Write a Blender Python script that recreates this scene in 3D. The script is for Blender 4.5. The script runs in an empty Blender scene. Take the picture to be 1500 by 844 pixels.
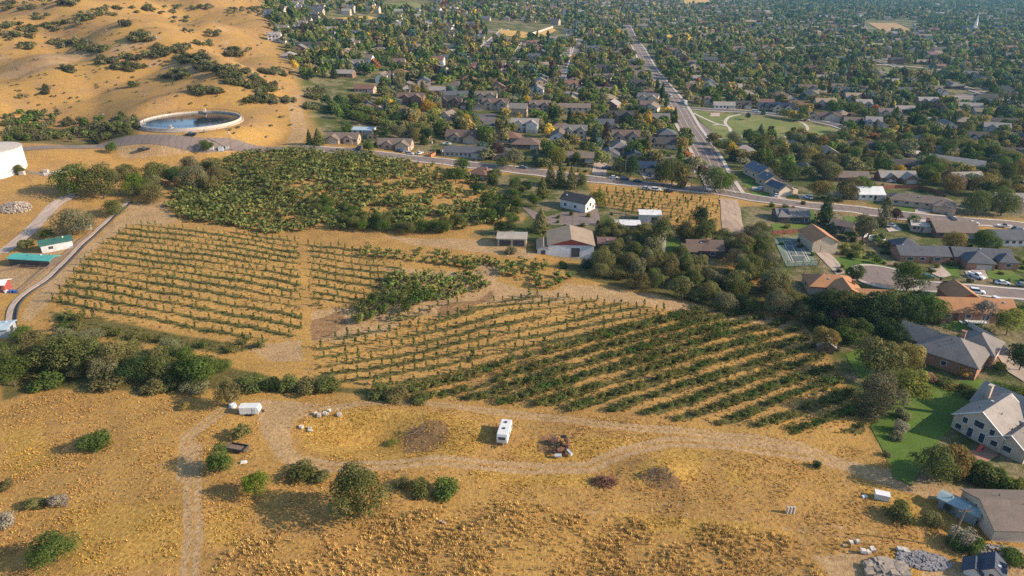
import bpy, math, random
import numpy as np
from mathutils import Vector, geometry as mgeo
R = math.radians
sc = bpy.context.scene
# ------------------------------------------------------------------ camera, sky, sun, exposure
HCAM, PITCH, FPX = 92.0, R(24.5), 1000.0
CP, SP = math.cos(PITCH), math.sin(PITCH)
cam_d = bpy.data.cameras.new('camera'); cam = bpy.data.objects.new('camera', cam_d)
sc.collection.objects.link(cam); sc.camera = cam
cam.location = (0, 0, HCAM); cam.rotation_euler = (R(90) - PITCH, 0, 0)
cam_d.sensor_width = 36.0; cam_d.lens = 36.0 * FPX / 1500.0
cam_d.clip_start = 1.0; cam_d.clip_end = 20000.0
SUN_EL, SUN_AZ = R(25), R(97)          # azimuth clockwise from +y
world = bpy.data.worlds.new('World'); sc.world = world; world.use_nodes = True
wn = world.node_tree.nodes; bg = wn['Background']
sky = wn.new('ShaderNodeTexSky'); sky.sky_type = 'NISHITA'; sky.sun_disc = False
sky.sun_elevation = SUN_EL; sky.sun_rotation = SUN_AZ; sky.altitude = 1400; sky.dust_density = 1.5
world.node_tree.links.new(sky.outputs[0], bg.inputs[0]); bg.inputs[1].default_value = 0.125
sl = bpy.data.lights.new('sun', 'SUN'); sl.energy = 4.4; sl.angle = R(0.53); sl.color = (1.0, 0.83, 0.63)
so = bpy.data.objects.new('sun', sl); sc.collection.objects.link(so)
sdir = Vector((math.sin(SUN_AZ) * math.cos(SUN_EL), math.cos(SUN_AZ) * math.cos(SUN_EL), math.sin(SUN_EL)))
so.rotation_euler = sdir.to_track_quat('Z', 'Y').to_euler(); so.location = sdir * 500
sc.view_settings.view_transform = 'Standard'; sc.view_settings.look = 'None'
sc.view_settings.gamma = 1.0; sc.view_settings.use_curve_mapping = False
sc.view_settings.exposure = 1.2
HAZE = .00006
sc.render.engine = 'CYCLES'
sc.cycles.max_bounces = 5; sc.cycles.diffuse_bounces = 2; sc.cycles.transmission_bounces = 2
sc.cycles.transparent_max_bounces = 6; sc.cycles.volume_bounces = 0
sc.cycles.use_denoising = False

C = sc.collection
rng = np.random.default_rng(7); random.seed(7)

# ------------------------------------------------------------------ terrain height
_su = [-1.4, -.75, -.42, -.34, -.27, -.12, .1, .4, .8]
_ss = [.125, .125, .115, .085, .055, .034, .02, .007, .003]
_wv = [(.052, .031, .5, 1.1), (-.021, .048, .6, 2.3), (.11, .083, .22, .4), (.19, -.14, .13, 1.7), (.31, .27, .07, .2), (-.42, .36, .05, 4.1), (.83, .55, .03, 3.0)]
FLATS = []   # levelled round pads
PITS = []   # (x, y, rx, ry, h)
def hz(x, y):
    x = np.asarray(x, float); y = np.asarray(y, float)
    u = x / np.maximum(y, 60.)
    d = np.maximum(0, y - 230.)
    s = np.interp(u, _su, _ss)
    h = s * d * d / (d + 60.) - .03 * np.clip(x, -400, 400)
    k = np.clip((s - .06) / .05, 0, 1) * np.clip(d / 150., 0, 1)
    h = h + k * (7 * np.sin(.018 * x + .021 * y + .8) + 4.5 * np.sin(.041 * x - .012 * y + 2) + 2.5 * np.sin(.05 * x + .06 * y) - np.clip((y - 400) / 90., 0, 1) * (6.5 * (1 - np.abs(np.sin(.024 * x + .013 * y + 1.1 + .5 * np.sin(.011 * y)))) ** 2 + 3 * (1 - np.abs(np.sin(.045 * x - .021 * y + .3))) ** 2))
    f = np.clip(1 - (y - 300) / 200., 0.0, 1) 
    for a, b, m, p in _wv: h = h + f * m * np.sin(a * x + b * y + p)
    for px_, py_, rx, ry, hh in PITS:
        h = h + hh * np.exp(-(((x - px_) / rx) ** 2 + ((y - py_) / ry) ** 2))
    for fx, fy, r0, r1, fz in FLATS:
        t = np.clip((np.hypot(x - fx, y - fy) - r0) / (r1 - r0), 0, 1); t = t * t * (3 - 2 * t); h = fz + (h - fz) * t
    return h
def ray(px, py):
    u = (px - 750.) / FPX; v = (422. - py) / FPX
    return np.array([u, CP + v * SP, -SP + v * CP])
_gc = {}
def G(px, py):
    k = (round(px, 2), round(py, 2))
    if k in _gc: return _gc[k]
    d = ray(px, py); t = 60.; last = 60.
    while t < 9000:
        if HCAM + d[2] * t < float(hz(d[0] * t, d[1] * t)): break
        last = t; t *= 1.015
    a, b = last, t
    for _ in range(24):
        m = .5 * (a + b)
        if HCAM + d[2] * m < float(hz(d[0] * m, d[1] * m)): b = m
        else: a = m
    r = Vector((d[0] * b, d[1] * b, float(hz(d[0] * b, d[1] * b))))
    _gc[k] = r; return r
def depth(p): return p[1] * CP + (HCAM - p[2]) * SP
def proj(x, y, z):
    d = y * CP + (HCAM - z) * SP; d = np.where(d < 5, 5, d)
    return 750 + FPX * x / d, 422 - FPX * (y * SP - (HCAM - z) * CP) / d
def addpit(px, py, rx, ry, h):
    p = G(px, py); PITS.append((p.x, p.y, rx, ry, h)); _gc.clear()
addpit(545, 634, 15, 6, -3.4); addpit(636, 628, 9, 6, 1.7); addpit(560, 604, 14, 3, 1.); addpit(968, 688, 7, 3.4, 1.5); addpit(985, 700, 3, 2.2, .9); addpit(700, 640, 8, 6, .8)
addpit(830, 640, 12, 5, .9); addpit(620, 455, 34, 5, 2.6); addpit(1290, 640, 10, 8, -.6)

_p = G(281, 180); FLATS.append((_p.x, _p.y, 69 * depth(_p) / FPX + 4, 69 * depth(_p) / FPX + 26, _p.z)); _gc.clear()
# ------------------------------------------------------------------ helpers
def tag(o, label=None, cat=None, group=None, kind=None):
    if label: o['label'] = label
    if cat: o['category'] = cat
    if group: o['group'] = group
    if kind: o['kind'] = kind
    return o
def empty(name, loc, rz=0, label=None, cat=None, group=None):
    o = bpy.data.objects.new(name, None); C.objects.link(o); o.empty_display_size = .5
    o.location = loc; o.rotation_euler = (0, 0, rz)
    return tag(o, label, cat, group)
def obj(name, mesh, parent=None, color=None, loc=None, rz=None):
    o = bpy.data.objects.new(name, mesh); C.objects.link(o)
    if parent: o.parent = parent
    if color: o.color = (*color[:3], 1)
    if loc is not None: o.location = loc
    if rz is not None: o.rotation_euler = (0, 0, rz)
    return o
def fastmesh(name, V, nper, mat, tint=None, col=None, smooth=False):
    """V: (F, nper, 3) separate faces"""
    F = V.shape[0]; me = bpy.data.meshes.new(name)
    me.vertices.add(F * nper); me.vertices.foreach_set('co', V.reshape(-1).astype(np.float32))
    me.loops.add(F * nper); me.loops.foreach_set('vertex_index', np.arange(F * nper, dtype=np.int32))
    me.polygons.add(F); me.polygons.foreach_set('loop_start', np.arange(0, F * nper, nper, dtype=np.int32))
    try: me.polygons.foreach_set('loop_total', np.full(F, nper, dtype=np.int32))
    except Exception: pass
    me.update(calc_edges=True)
    if tint is not None:
        a = me.attributes.new('v', 'FLOAT', 'FACE'); a.data.foreach_set('value', np.asarray(tint, np.float32))
    if col is not None:
        a = me.attributes.new('col', 'FLOAT_COLOR', 'FACE')
        c4 = np.concatenate([col, np.ones((F, 1))], 1).astype(np.float32); a.data.foreach_set('color', c4.reshape(-1))
    me.materials.append(mat); return me
class MB:
    def __init__(s): s.v = []; s.f = []; s.m = []
    def add(s, vs, fs, m=0):
        b = len(s.v); s.v += [tuple(v) for v in vs]; s.f += [[b + i for i in f] for f in fs]; s.m += [m] * len(fs)
    def box(s, cx, cy, cz, sx, sy, sz, rz=0, m=0, taper=1):
        c, n = math.cos(rz), math.sin(rz); vs = []
        for z, k in ((-1, 1), (1, taper)):
            for x, y in ((-1, -1), (1, -1), (1, 1), (-1, 1)):
                a, b = x * sx / 2 * k, y * sy / 2 * k
                vs.append((cx + a * c - b * n, cy + a * n + b * c, cz + z * sz / 2))
        s.add(vs, [(3, 2, 1, 0), (4, 5, 6, 7), (0, 1, 5, 4), (1, 2, 6, 5), (2, 3, 7, 6), (3, 0, 4, 7)], m)
    def tube(s, a, b, r0, r1, n=6, m=0, cap=True):
        a, b = Vector(a), Vector(b); d = (b - a).normalized()
        x = d.orthogonal().normalized(); y = d.cross(x); vs = []
        for p, r in ((a, r0), (b, r1)):
            for i in range(n):
                t = 2 * math.pi * i / n; vs.append(p + x * math.cos(t) * r + y * math.sin(t) * r)
        fs = [(i, (i + 1) % n, n + (i + 1) % n, n + i) for i in range(n)]
        if cap: fs += [tuple(range(n))[::-1], tuple(range(n, 2 * n))]
        s.add(vs, fs, m)
    def prism(s, poly, axis, a, b, m=0):
        """poly of (p,q) extruded along axis 'x' or 'y' from a to b; q is z"""
        n = len(poly); vs = []
        for t in (a, b):
            for p, q in poly: vs.append((t, p, q) if axis == 'x' else (p, t, q))
        fs = [(i, (i + 1) % n, n + (i + 1) % n, n + i) for i in range(n)] + [tuple(range(n))[::-1], tuple(range(n, 2 * n))]
        s.add(vs, fs, m)
    def mesh(s, name, *mats, smooth=False):
        me = bpy.data.meshes.new(name); me.from_pydata(s.v, [], s.f); me.update()
        for m in mats: me.materials.append(m)
        if len(mats) > 1: me.polygons.foreach_set('material_index', s.m)
        if smooth: me.polygons.foreach_set('use_smooth', [True] * len(me.polygons))
        import bmesh
        bm = bmesh.new(); bm.from_mesh(me); bmesh.ops.recalc_face_normals(bm, faces=bm.faces); bm.to_mesh(me); bm.free()
        return me

# ------------------------------------------------------------------ materials
def mat(name):
    m = bpy.data.materials.new(name); m.use_nodes = True; nt = m.node_tree
    return m, nt, nt.nodes['Principled BSDF']
def N(nt, t, **kw):
    n = nt.nodes.new(t)
    for k, v in kw.items(): setattr(n, k, v)
    return n
def noise(nt, scale, detail=4, rough=.6, coord='Object', vec=None):
    n = N(nt, 'ShaderNodeTexNoise'); n.inputs['Scale'].default_value = scale; n.inputs['Detail'].default_value = detail; n.inputs['Roughness'].default_value = rough
    if vec is None:
        tc = N(nt, 'ShaderNodeTexCoord'); nt.links.new(tc.outputs[coord], n.inputs['Vector'])
    else: nt.links.new(vec, n.inputs['Vector'])
    return n
def ramp(nt, src, a, b, ca=(0, 0, 0, 1), cb=(1, 1, 1, 1)):
    r = N(nt, 'ShaderNodeValToRGB'); e = r.color_ramp.elements
    e[0].position = a; e[1].position = b; e[0].color = ca if len(ca) == 4 else (*ca, 1); e[1].color = cb if len(cb) == 4 else (*cb, 1)
    nt.links.new(src, r.inputs[0]); return r.outputs[0]
def mix(nt, fac, a, b, mode='MIX'):
    m = N(nt, 'ShaderNodeMix', data_type='RGBA', blend_type=mode)
    for sock, val in ((m.inputs[0], fac), (m.inputs[6], a), (m.inputs[7], b)):
        if isinstance(val, (int, float)): sock.default_value = val
        elif isinstance(val, tuple): sock.default_value = (*val[:3], 1)
        else: nt.links.new(val, sock)
    return m.outputs[2]
def math_(nt, op, a, b=0., c=None):
    m = N(nt, 'ShaderNodeMath', operation=op); m.use_clamp = False
    for i, val in enumerate((a, b, c)):
        if val is None: continue
        if isinstance(val, (int, float)): m.inputs[i].default_value = val
        else: nt.links.new(val, m.inputs[i])
    return m.outputs[0]
def bump(nt, src, strength, dist, bsdf):
    b = N(nt, 'ShaderNodeBump'); b.inputs['Strength'].default_value = strength; b.inputs['Distance'].default_value = dist
    nt.links.new(src, b.inputs['Height']); nt.links.new(b.outputs[0], bsdf.inputs['Normal'])
def simple(name, col, rough=.8, var=.25, scale=2., metal=0., bmp=0., spec=.3, coord='Object'):
    m, nt, b = mat(name); n = noise(nt, scale, coord=coord)
    lo = tuple(c * (1 - var) for c in col); hi = tuple(min(1, c * (1 + var)) for c in col)
    nt.links.new(ramp(nt, n.outputs[0], .3, .7, lo, hi), b.inputs['Base Color'])
    b.inputs['Roughness'].default_value = rough; b.inputs['Metallic'].default_value = metal; b.inputs['Specular IOR Level'].default_value = spec
    if bmp: bump(nt, n.outputs[0], .6, bmp, b)
    return m
def objcol(name, rough=.8, var=.2, scale=3., streak=None, spec=.25, brick=False):
    """base colour = the object's own colour, weathered"""
    m, nt, b = mat(name); oi = N(nt, 'ShaderNodeObjectInfo'); tc = N(nt, 'ShaderNodeTexCoord')
    vec = tc.outputs['Object']
    if streak:
        mp = N(nt, 'ShaderNodeMapping'); mp.inputs['Scale'].default_value = streak; nt.links.new(vec, mp.inputs[0]); vec = mp.outputs[0]
    n = noise(nt, scale, 5, .65, vec=vec)
    f = ramp(nt, n.outputs[0], .25, .75, (1 - var,) * 3, (1 + var,) * 3)
    c = mix(nt, 1., oi.outputs['Color'], f, 'MULTIPLY')
    n2 = noise(nt, .35, 3, .6); f2 = ramp(nt, n2.outputs[0], .3, .7, (.85,) * 3, (1.1,) * 3)
    c = mix(nt, 1., c, f2, 'MULTIPLY')
    nt.links.new(c, b.inputs['Base Color']); b.inputs['Roughness'].default_value = rough; b.inputs['Specular IOR Level'].default_value = spec
    return m
M = {}
M['wall'] = objcol('painted_wall', .85, .12, 1.5)
M['roof'] = objcol('shingle_roof', .9, .28, 4.)
M['metal_roof'] = objcol('metal_roof', .45, .12, 1.2, streak=(6, .4, 1), spec=.4)
M['paint'] = objcol('car_paint', .28, .05, 1., spec=.5)
M['glass'] = simple('window_glass', (.035, .045, .06), .12, .3, .6, spec=.6)
M['frame'] = simple('white_trim', (.62, .6, .56), .6, .08)
M['garage'] = objcol('garage_door', .6, .08, 1.)
M['rubber'] = simple('tyre_rubber', (.025, .025, .027), .9, .2)
M['chrome'] = simple('headlight_lens', (.6, .62, .64), .2, .1, spec=.6)
M['wood'] = simple('weathered_wood', (.17, .12, .085), .9, .3, 3.)
M['dark'] = simple('dark_metal_and_shade', (.05, .048, .046), .6, .3)  # also paints the shade in wall openings and the ditch
M['rust'] = simple('rusty_metal', (.16, .075, .045), .85, .45, 1.6, bmp=.03)
M['white'] = simple('white_paint', (.55, .54, .51), .5, .1, .8)
M['steel'] = simple('galvanised_steel', (.42, .44, .45), .45, .12)
M['concrete'] = simple('concrete', (.40, .345, .29), .9, .16, .7)
M['brick'] = simple('red_brick', (.27, .14, .09), .9, .25, 5.)
M['solar'] = simple('solar_glass', (.022, .032, .055), .2, .3, 1., spec=.6)
M['bark'] = simple('bark', (.10, .078, .058), .95, .35, 5.)
M['palebark'] = simple('pale_bark', (.5, .47, .42), .9, .2, 5.)
M['rock'] = objcol('rock', .9, .25, 2.)
M['barkobj'] = M['bark']

def asphalt(name, col, var=.14):
    m, nt, b = mat(name); n1 = noise(nt, .12, 5, .65); n2 = noise(nt, 6., 3, .6)
    a = ramp(nt, n1.outputs[0], .3, .72, tuple(c * (1 - var) for c in col), tuple(c * (1 + var) for c in col))
    f = ramp(nt, n2.outputs[0], .3, .7, (.88,) * 3, (1.1,) * 3)
    w = N(nt, 'ShaderNodeTexWave', wave_type='BANDS'); tc = N(nt, 'ShaderNodeTexCoord'); nt.links.new(tc.outputs['Object'], w.inputs[0])
    w.inputs['Scale'].default_value = .09; w.inputs['Distortion'].default_value = 9; w.inputs['Detail'].default_value = 4
    cr = ramp(nt, w.outputs[1], .0, .06, (.7,) * 3, (1.,) * 3)
    c = mix(nt, 1., mix(nt, 1., a, f, 'MULTIPLY'), cr, 'MULTIPLY')
    nt.links.new(c, b.inputs['Base Color']); b.inputs['Roughness'].default_value = .92; b.inputs['Specular IOR Level'].default_value = .2
    return m
M['asphalt'] = asphalt('asphalt', (.175, .135, .115))
M['asphalt_dark'] = asphalt('asphalt_dark', (.105, .088, .082))
M['gravel_road'] = asphalt('gravel_road', (.33, .235, .165), .22)
M['drive'] = asphalt('concrete_drive', (.36, .28, .22), .12)
M['line'] = simple('road_paint', (.62, .55, .45), .8, .2, 3.)
def lawn(name, a, b_, dry):
    m, nt, b = mat(name); n1 = noise(nt, .09, 5, .6); n2 = noise(nt, 2.2, 5, .7); n3 = noise(nt, .05, 4, .7)
    c = ramp(nt, n1.outputs[0], .3, .7, a, b_)
    c = mix(nt, ramp(nt, n3.outputs[0], .5, .68, (0, 0, 0), (.75,) * 3), c, dry)
    c = mix(nt, 1., c, ramp(nt, n2.outputs[0], .25, .75, (.7,) * 3, (1.3,) * 3), 'MULTIPLY')
    nt.links.new(c, b.inputs['Base Color']); b.inputs['Roughness'].default_value = .95; b.inputs['Specular IOR Level'].default_value = .1
    bump(nt, n2.outputs[0], .7, .15, b); return m
M['lawn'] = lawn('mown_lawn', (.062, .11, .017), (.10, .145, .026), (.13, .145, .042))
M['park'] = lawn('park_grass', (.10, .125, .035), (.15, .16, .05), (.26, .21, .095))
M['field_tan'] = lawn('stubble_field', (.30, .185, .085), (.37, .235, .105), (.27, .17, .09))
M['field_gold'] = lawn('golden_field', (.37, .23, .07), (.46, .29, .09), (.32, .2, .08))

def foliage(name, attr=False):
    m, nt, b = mat(name)
    at = N(nt, 'ShaderNodeAttribute', attribute_name='v')
    oi = N(nt, 'ShaderNodeObjectInfo')
    if attr:
        ac = N(nt, 'ShaderNodeAttribute', attribute_name='col'); base = ac.outputs['Color']
    else: base = oi.outputs['Color']
    f = ramp(nt, at.outputs['Fac'], 0, 1, (.62, .6, .58), (1.42, 1.4, 1.3))
    c = mix(nt, 1., base, f, 'MULTIPLY')
    if not attr:
        hs = N(nt, 'ShaderNodeHueSaturation'); nt.links.new(c, hs.inputs['Color'])
        nt.links.new(math_(nt, 'MULTIPLY_ADD', oi.outputs['Random'], .03, .485), hs.inputs['Hue'])
        nt.links.new(math_(nt, 'MULTIPLY_ADD', oi.outputs['Random'], .3, .85), hs.inputs['Value']); c = hs.outputs[0]
    d = N(nt, 'ShaderNodeBsdfDiffuse'); t = N(nt, 'ShaderNodeBsdfTranslucent'); ms = N(nt, 'ShaderNodeMixShader')
    nt.links.new(c, d.inputs[0]); nt.links.new(c, t.inputs[0]); ms.inputs[0].default_value = .3
    nt.links.new(d.outputs[0], ms.inputs[1]); nt.links.new(t.outputs[0], ms.inputs[2])
    nt.links.new(ms.outputs[0], nt.nodes['Material Output'].inputs[0]); nt.nodes.remove(b)
    return m
M['leaf'] = foliage('leaves'); M['leafcol'] = foliage('leaves_mixed', True)

# ------------------------------------------------------------------ foliage shapes (unit width 1, height 1)
def cards(P, Nn, size, r):
    n = len(P); Nn = Nn / np.maximum(1e-6, np.linalg.norm(Nn, axis=1, keepdims=True))
    a = np.cross(Nn, r.normal(size=(n, 3))); a /= np.maximum(1e-6, np.linalg.norm(a, axis=1, keepdims=True)); b = np.cross(Nn, a)
    s = size * (.55 + .9 * r.random(n)); w = s * (.55 + .4 * r.random(n))
    k = (r.random((n, 1)) - .5) * .5
    q = np.stack([P - a * s[:, None] * .55, P - b * w[:, None] * .5 + a * s[:, None] * k * .6, P + a * s[:, None] * .55, P + b * w[:, None] * .5 + a * s[:, None] * k * .6], 1)
    return q
def sph(n, r):
    v = r.normal(size=(n, 3)); return v / np.linalg.norm(v, axis=1, keepdims=True)
def crown_round(seed, n=2000, card=.055, lobes=13, z0=.12, flat=1., gap=.0, top=.5):
    r = np.random.default_rng(seed); L = []
    for i in range(lobes):
        d = sph(1, r)[0]; d[2] = d[2] * .9
        k_ = .24 + .14 * r.random(); c = np.array([d[0] * k_, d[1] * k_, z0 + (1 - z0) * (.45 + d[2] * (.22 + .16 * r.random()))])
        rad = .10 + .13 * r.random(); L.append((c, np.array([rad, rad, rad * (1 - z0) * 1.0 * flat])))
    L.append((np.array([0, 0, z0 + (1 - z0) * .40]), np.array([.30, .30, .36 * (1 - z0)])))
    wts = np.array([l[1][0] ** 2 for l in L]); wts /= wts.sum()
    idx = r.choice(len(L), n, p=wts); ctr = np.array([l[0] for l in L])[idx]; rad = np.array([l[1] for l in L])[idx]
    d = sph(n, r); d[:, 2] = np.where(d[:, 2] < -.55, -d[:, 2], d[:, 2])
    k = .72 + .38 * r.random((n, 1)) ** .7
    lv = r.random(len(L))[idx]
    P = ctr + d * rad * k
    q = cards(P, d + r.normal(size=(n, 3)) * .42, card, r)
    return q, np.clip(.5 * lv + .5 * r.random(n), 0, 1)
def crown_conifer(seed, n=1500, card=.06, rough=.2):
    r = np.random.default_rng(seed); z = 1 - np.sqrt(r.random(n)) * .95
    rad = .5 * (1 - z) ** .8 * (1 + rough * np.sin(z * 38 + r.random() * 6)) * (.55 + .5 * r.random(n) ** .4)
    a = r.random(n) * 6.283; rad *= 1 + .22 * np.sin(a * 5 + z * 21) + .12 * np.sin(a * 3 - z * 9)
    P = np.stack([np.cos(a) * rad, np.sin(a) * rad, z], 1)
    Nn = np.stack([np.cos(a), np.sin(a), .75 + 0 * a], 1) + r.normal(size=(n, 3)) * .4
    return cards(P, Nn, card, r), r.random(n)
def crown_poplar(seed, n=1300, card=.07):
    r = np.random.default_rng(seed); z = .06 + .94 * r.random(n)
    rad = .5 * np.sin(np.clip(z, .05, 1) ** .8 * 3.0 + .1) ** .6 * (.6 + .45 * r.random(n) ** .5)
    a = r.random(n) * 6.283; rad *= 1 + .25 * np.sin(a * 3 + z * 16) + .18 * np.sin(z * 27 + a)
    P = np.stack([np.cos(a) * rad, np.sin(a) * rad, z], 1)
    Nn = np.stack([np.cos(a), np.sin(a), .35 + 0 * a], 1) + r.normal(size=(n, 3)) * .5
    return cards(P, Nn, card, r), r.random(n)
def crown_vase(seed, n=420, card=.12, stems=9):
    """open fruit-tree bush: leafy boughs rising outward"""
    r = np.random.default_rng(seed); P = []; D = []
    for i in range(stems):
        a = i * 6.283 / stems + r.random() * .6; L = .55 + .35 * r.random(); m = n // stems
        t = .18 + .82 * r.random(m) ** .7; lean = .38 + .3 * r.random()
        base = np.stack([np.cos(a) * lean * t * L * 1.1, np.sin(a) * lean * t * L * 1.1, .1 + t * L * .95], 1)
        o = r.normal(size=(m, 3)) * np.array([.09, .09, .07]); P.append(base + o); D.append(o * 4 + np.array([np.cos(a) * .5, np.sin(a) * .5, .5]))
    P = np.concatenate(P); D = np.concatenate(D)
    return cards(P, D + r.normal(size=D.shape) * .35, card, r), r.random(len(P))
def crown_bush(seed, n=900, card=.09, lobes=8):
    r = np.random.default_rng(seed); L = []
    for i in range(lobes):
        a = r.random() * 6.283; q = .28 * math.sqrt(r.random()); rad = .16 + .1 * r.random()
        L.append((np.array([math.cos(a) * q, math.sin(a) * q, .2 + .48 * r.random() * (1 - q)]), np.array([rad, rad, rad * 1.45])))
    idx = r.integers(0, len(L), n); ctr = np.array([l[0] for l in L])[idx]; rad = np.array([l[1] for l in L])[idx]
    d = sph(n, r); P = ctr + d * rad * (.75 + .35 * r.random((n, 1))); P[:, 2] = np.abs(P[:, 2])
    lv = r.random(len(L))[idx]
    return cards(P, d + np.array([0, 0, .2]) + r.normal(size=(n, 3)) * .45, card, r), .5 * lv + .5 * r.random(n)
def crown_sapling(seed, n=56, card=.2):
    r = np.random.default_rng(seed); z = .15 + .85 * r.random(n); a = r.random(n) * 6.283
    rad = .42 * (1.05 - z) ** .5 * r.random(n) ** .5
    P = np.stack([np.cos(a) * rad, np.sin(a) * rad, z], 1)
    q = cards(P, np.stack([np.cos(a), np.sin(a), .3 + 0 * a], 1) + r.normal(size=(n, 3)) * .4, card, r)
    q[:, :, 2] = np.clip(q[:, :, 2], .02, 1.1); return q, r.random(n)
def trunk_mb(h=.5, r0=.028, r1=.012, limbs=5, seed=0, spread=.28, mb=None, m=0):
    r = random.Random(seed); mb = mb or MB(); p = Vector((0, 0, -.04)); pts = [p]
    for i in range(3):
        p = p + Vector((r.uniform(-.02, .02), r.uniform(-.02, .02), h / 3)); pts.append(p)
    for i in range(3): mb.tube(pts[i], pts[i + 1], r0 + (r1 - r0) * i / 3, r0 + (r1 - r0) * (i + 1) / 3, 7, m)
    for i in range(limbs):
        a = i * 6.283 / limbs + r.random(); b = pts[1 + i % 3]
        e = b + Vector((math.cos(a) * spread, math.sin(a) * spread, .18 + .2 * r.random()))
        mb.tube(b, e, r1 * .9, r1 * .3, 5, m)
    return mb
PROTO = {}   # kind -> list of (crown mesh, trunk mesh, quads, tint)
def proto(kind, q, v, trunk=None, tmat='bark'):
    me = fastmesh(kind + '_crown', q, 4, M['leaf'], v)
    tm = trunk.mesh(kind + '_trunk', M[tmat]) if trunk else None
    PROTO.setdefault(kind, []).append((me, tm, q, v))
for s in range(5):
    proto('round', *crown_round(10 + s, 4400, .036, 13 + 2 * s, .05 + .02 * s), trunk_mb(.5, .03, .014, 6, s))
PROTO['willow'] = []
for s in range(3):
    proto('wide', *crown_round(30 + s, 6400, .030, 24, .0, 1.1), trunk_mb(.4, .035, .016, 7, s + 9))
    proto('small', *crown_round(40 + s, 800, .085, 9, .06), trunk_mb(.5, .03, .014, 5, s + 20))
    proto('conifer', *crown_conifer(50 + s, 2400, .058), trunk_mb(.8, .03, .008, 0, s))
    proto('poplar', *crown_poplar(60 + s, 1100, .1), trunk_mb(.7, .05, .02, 3, s, .12))
    proto('bush', *crown_bush(70 + s, 2200, .056, 10 + s))
    proto('scrub', *crown_bush(80 + s, 520, .11, 9 + s))
    proto('fruit', *crown_vase(90 + s, 460, .105, 8 + s), trunk_mb(.3, .03, .018, 5, s + 40, .22))
    proto('sapling', *crown_sapling(100 + s, 46))
    proto('far', *crown_round(110 + s, 130, .19, 7, .1))
    proto('tiny', *crown_round(120 + s, 34, .36, 4, .05))
    proto('fruitlow', *crown_vase(130 + s, 110, .21, 7))
PROTO['willow'] = PROTO['wide'] + PROTO['round'][:2]
proto('aspen', *crown_round(5, 1500, .05, 14, .3), trunk_mb(.75, .014, .008, 3, 5, .1), 'palebark')
_m = MB()
for i in range(5): trunk_mb(.75, .012, .007, 2, 60 + i, .1, _m)
for i in range(len(_m.v)):
    k = i * 5 // len(_m.v); _m.v[i] = (_m.v[i][0] + .13 * math.cos(k * 1.9), _m.v[i][1] + .09 * math.sin(k * 2.7), _m.v[i][2])
PROTO['aspen'][0] = (PROTO['aspen'][0][0], _m.mesh('aspen_trunks', M['palebark']), PROTO['aspen'][0][2], PROTO['aspen'][0][3])
COL = dict(dark=(0.042, 0.066, 0.025), green=(0.080, 0.116, 0.029), mid=(0.109, 0.120, 0.040), olive=(0.147, 0.132, 0.053), sage=(0.159, 0.153, 0.083), bright=(0.104, 0.159, 0.024),
           lime=(.175, .18, .042), yellow=(.40, .275, .045), gold=(.215, .165, .055), rust=(.23, .10, .045), purple=(0.071, 0.042, 0.038), blue=(0.071, 0.106, 0.083),
           grey=(0.271, 0.236, 0.183), oak=(0.104, 0.101, 0.050), orange=(0.389, 0.201, 0.065), rose=(0.307, 0.165, 0.106), fruit=(0.094, 0.111, 0.035), fruit2=(0.136, 0.139, 0.042), sap=(0.088, 0.112, 0.038))
KINDNAME = dict(round=('deciduous_tree', 'tree'), wide=('deciduous_tree', 'tree'), small=('deciduous_tree', 'tree'), aspen=('aspen_tree', 'aspen'), conifer=('conifer_tree', 'conifer'),
                poplar=('poplar_tree', 'poplar'), willow=('willow_tree', 'willow'), bush=('bush', 'bush'), scrub=('scrub_oak', 'shrub'), fruit=('fruit_tree', 'fruit tree'), sapling=('orchard_sapling', 'sapling'))
ncount = {}
TREE_XY = []
def tree(px, py, h, w, kind, col, label, group=None, pos=None, parts=True, ci=None):
    p = Vector(pos) if pos is not None else G(px, py)
    i = int(rng.integers(len(PROTO[kind]))) if ci is None else ci
    cm, tm, _, _ = PROTO[kind][i]; nm, cat = KINDNAME[kind]; c = COL[col] if isinstance(col, str) else col
    rz = float(rng.random() * 6.283)
    ncount[nm] = ncount.get(nm, 0) + 1; TREE_XY.append((p.x, p.y, w / 2))
    if tm and parts:
        e = empty(nm, p, rz, label, cat, group)
        a = obj('crown', cm, e, c); a.scale = (w, w, h)
        b = obj('trunk', tm, e); b.scale = (h * .8, h * .8, h)
        return e
    o = obj(nm, cm, None, c, p, rz); o.scale = (w, w, h); return tag(o, label, cat, group)
class Mass:
    """many small plants collected into one stuff mesh"""
    def __init__(s): s.q = []; s.v = []; s.c = []
    def add(s, pos, w, h, kind, col):
        _, _, q, v = PROTO[kind][int(rng.integers(len(PROTO[kind])))]
        a = rng.random() * 6.283; c, n = math.cos(a), math.sin(a)
        x = q[:, :, 0] * c - q[:, :, 1] * n; y = q[:, :, 0] * n + q[:, :, 1] * c
        s.q.append(np.stack([x * w + pos[0], y * w + pos[1], q[:, :, 2] * h + pos[2]], 2).astype(np.float32)); s.v.append(v)
        cc = np.array(COL[col] if isinstance(col, str) else col) * (1.05 + .55 * rng.random())
        s.c.append(np.tile(cc, (len(v), 1)))
    def build(s, name, label, cat):
        if not s.q: return
        me = fastmesh(name, np.concatenate(s.q), 4, M['leafcol'], np.concatenate(s.v), np.concatenate(s.c))
        return tag(obj(name, me), label, cat, kind='stuff')

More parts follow.
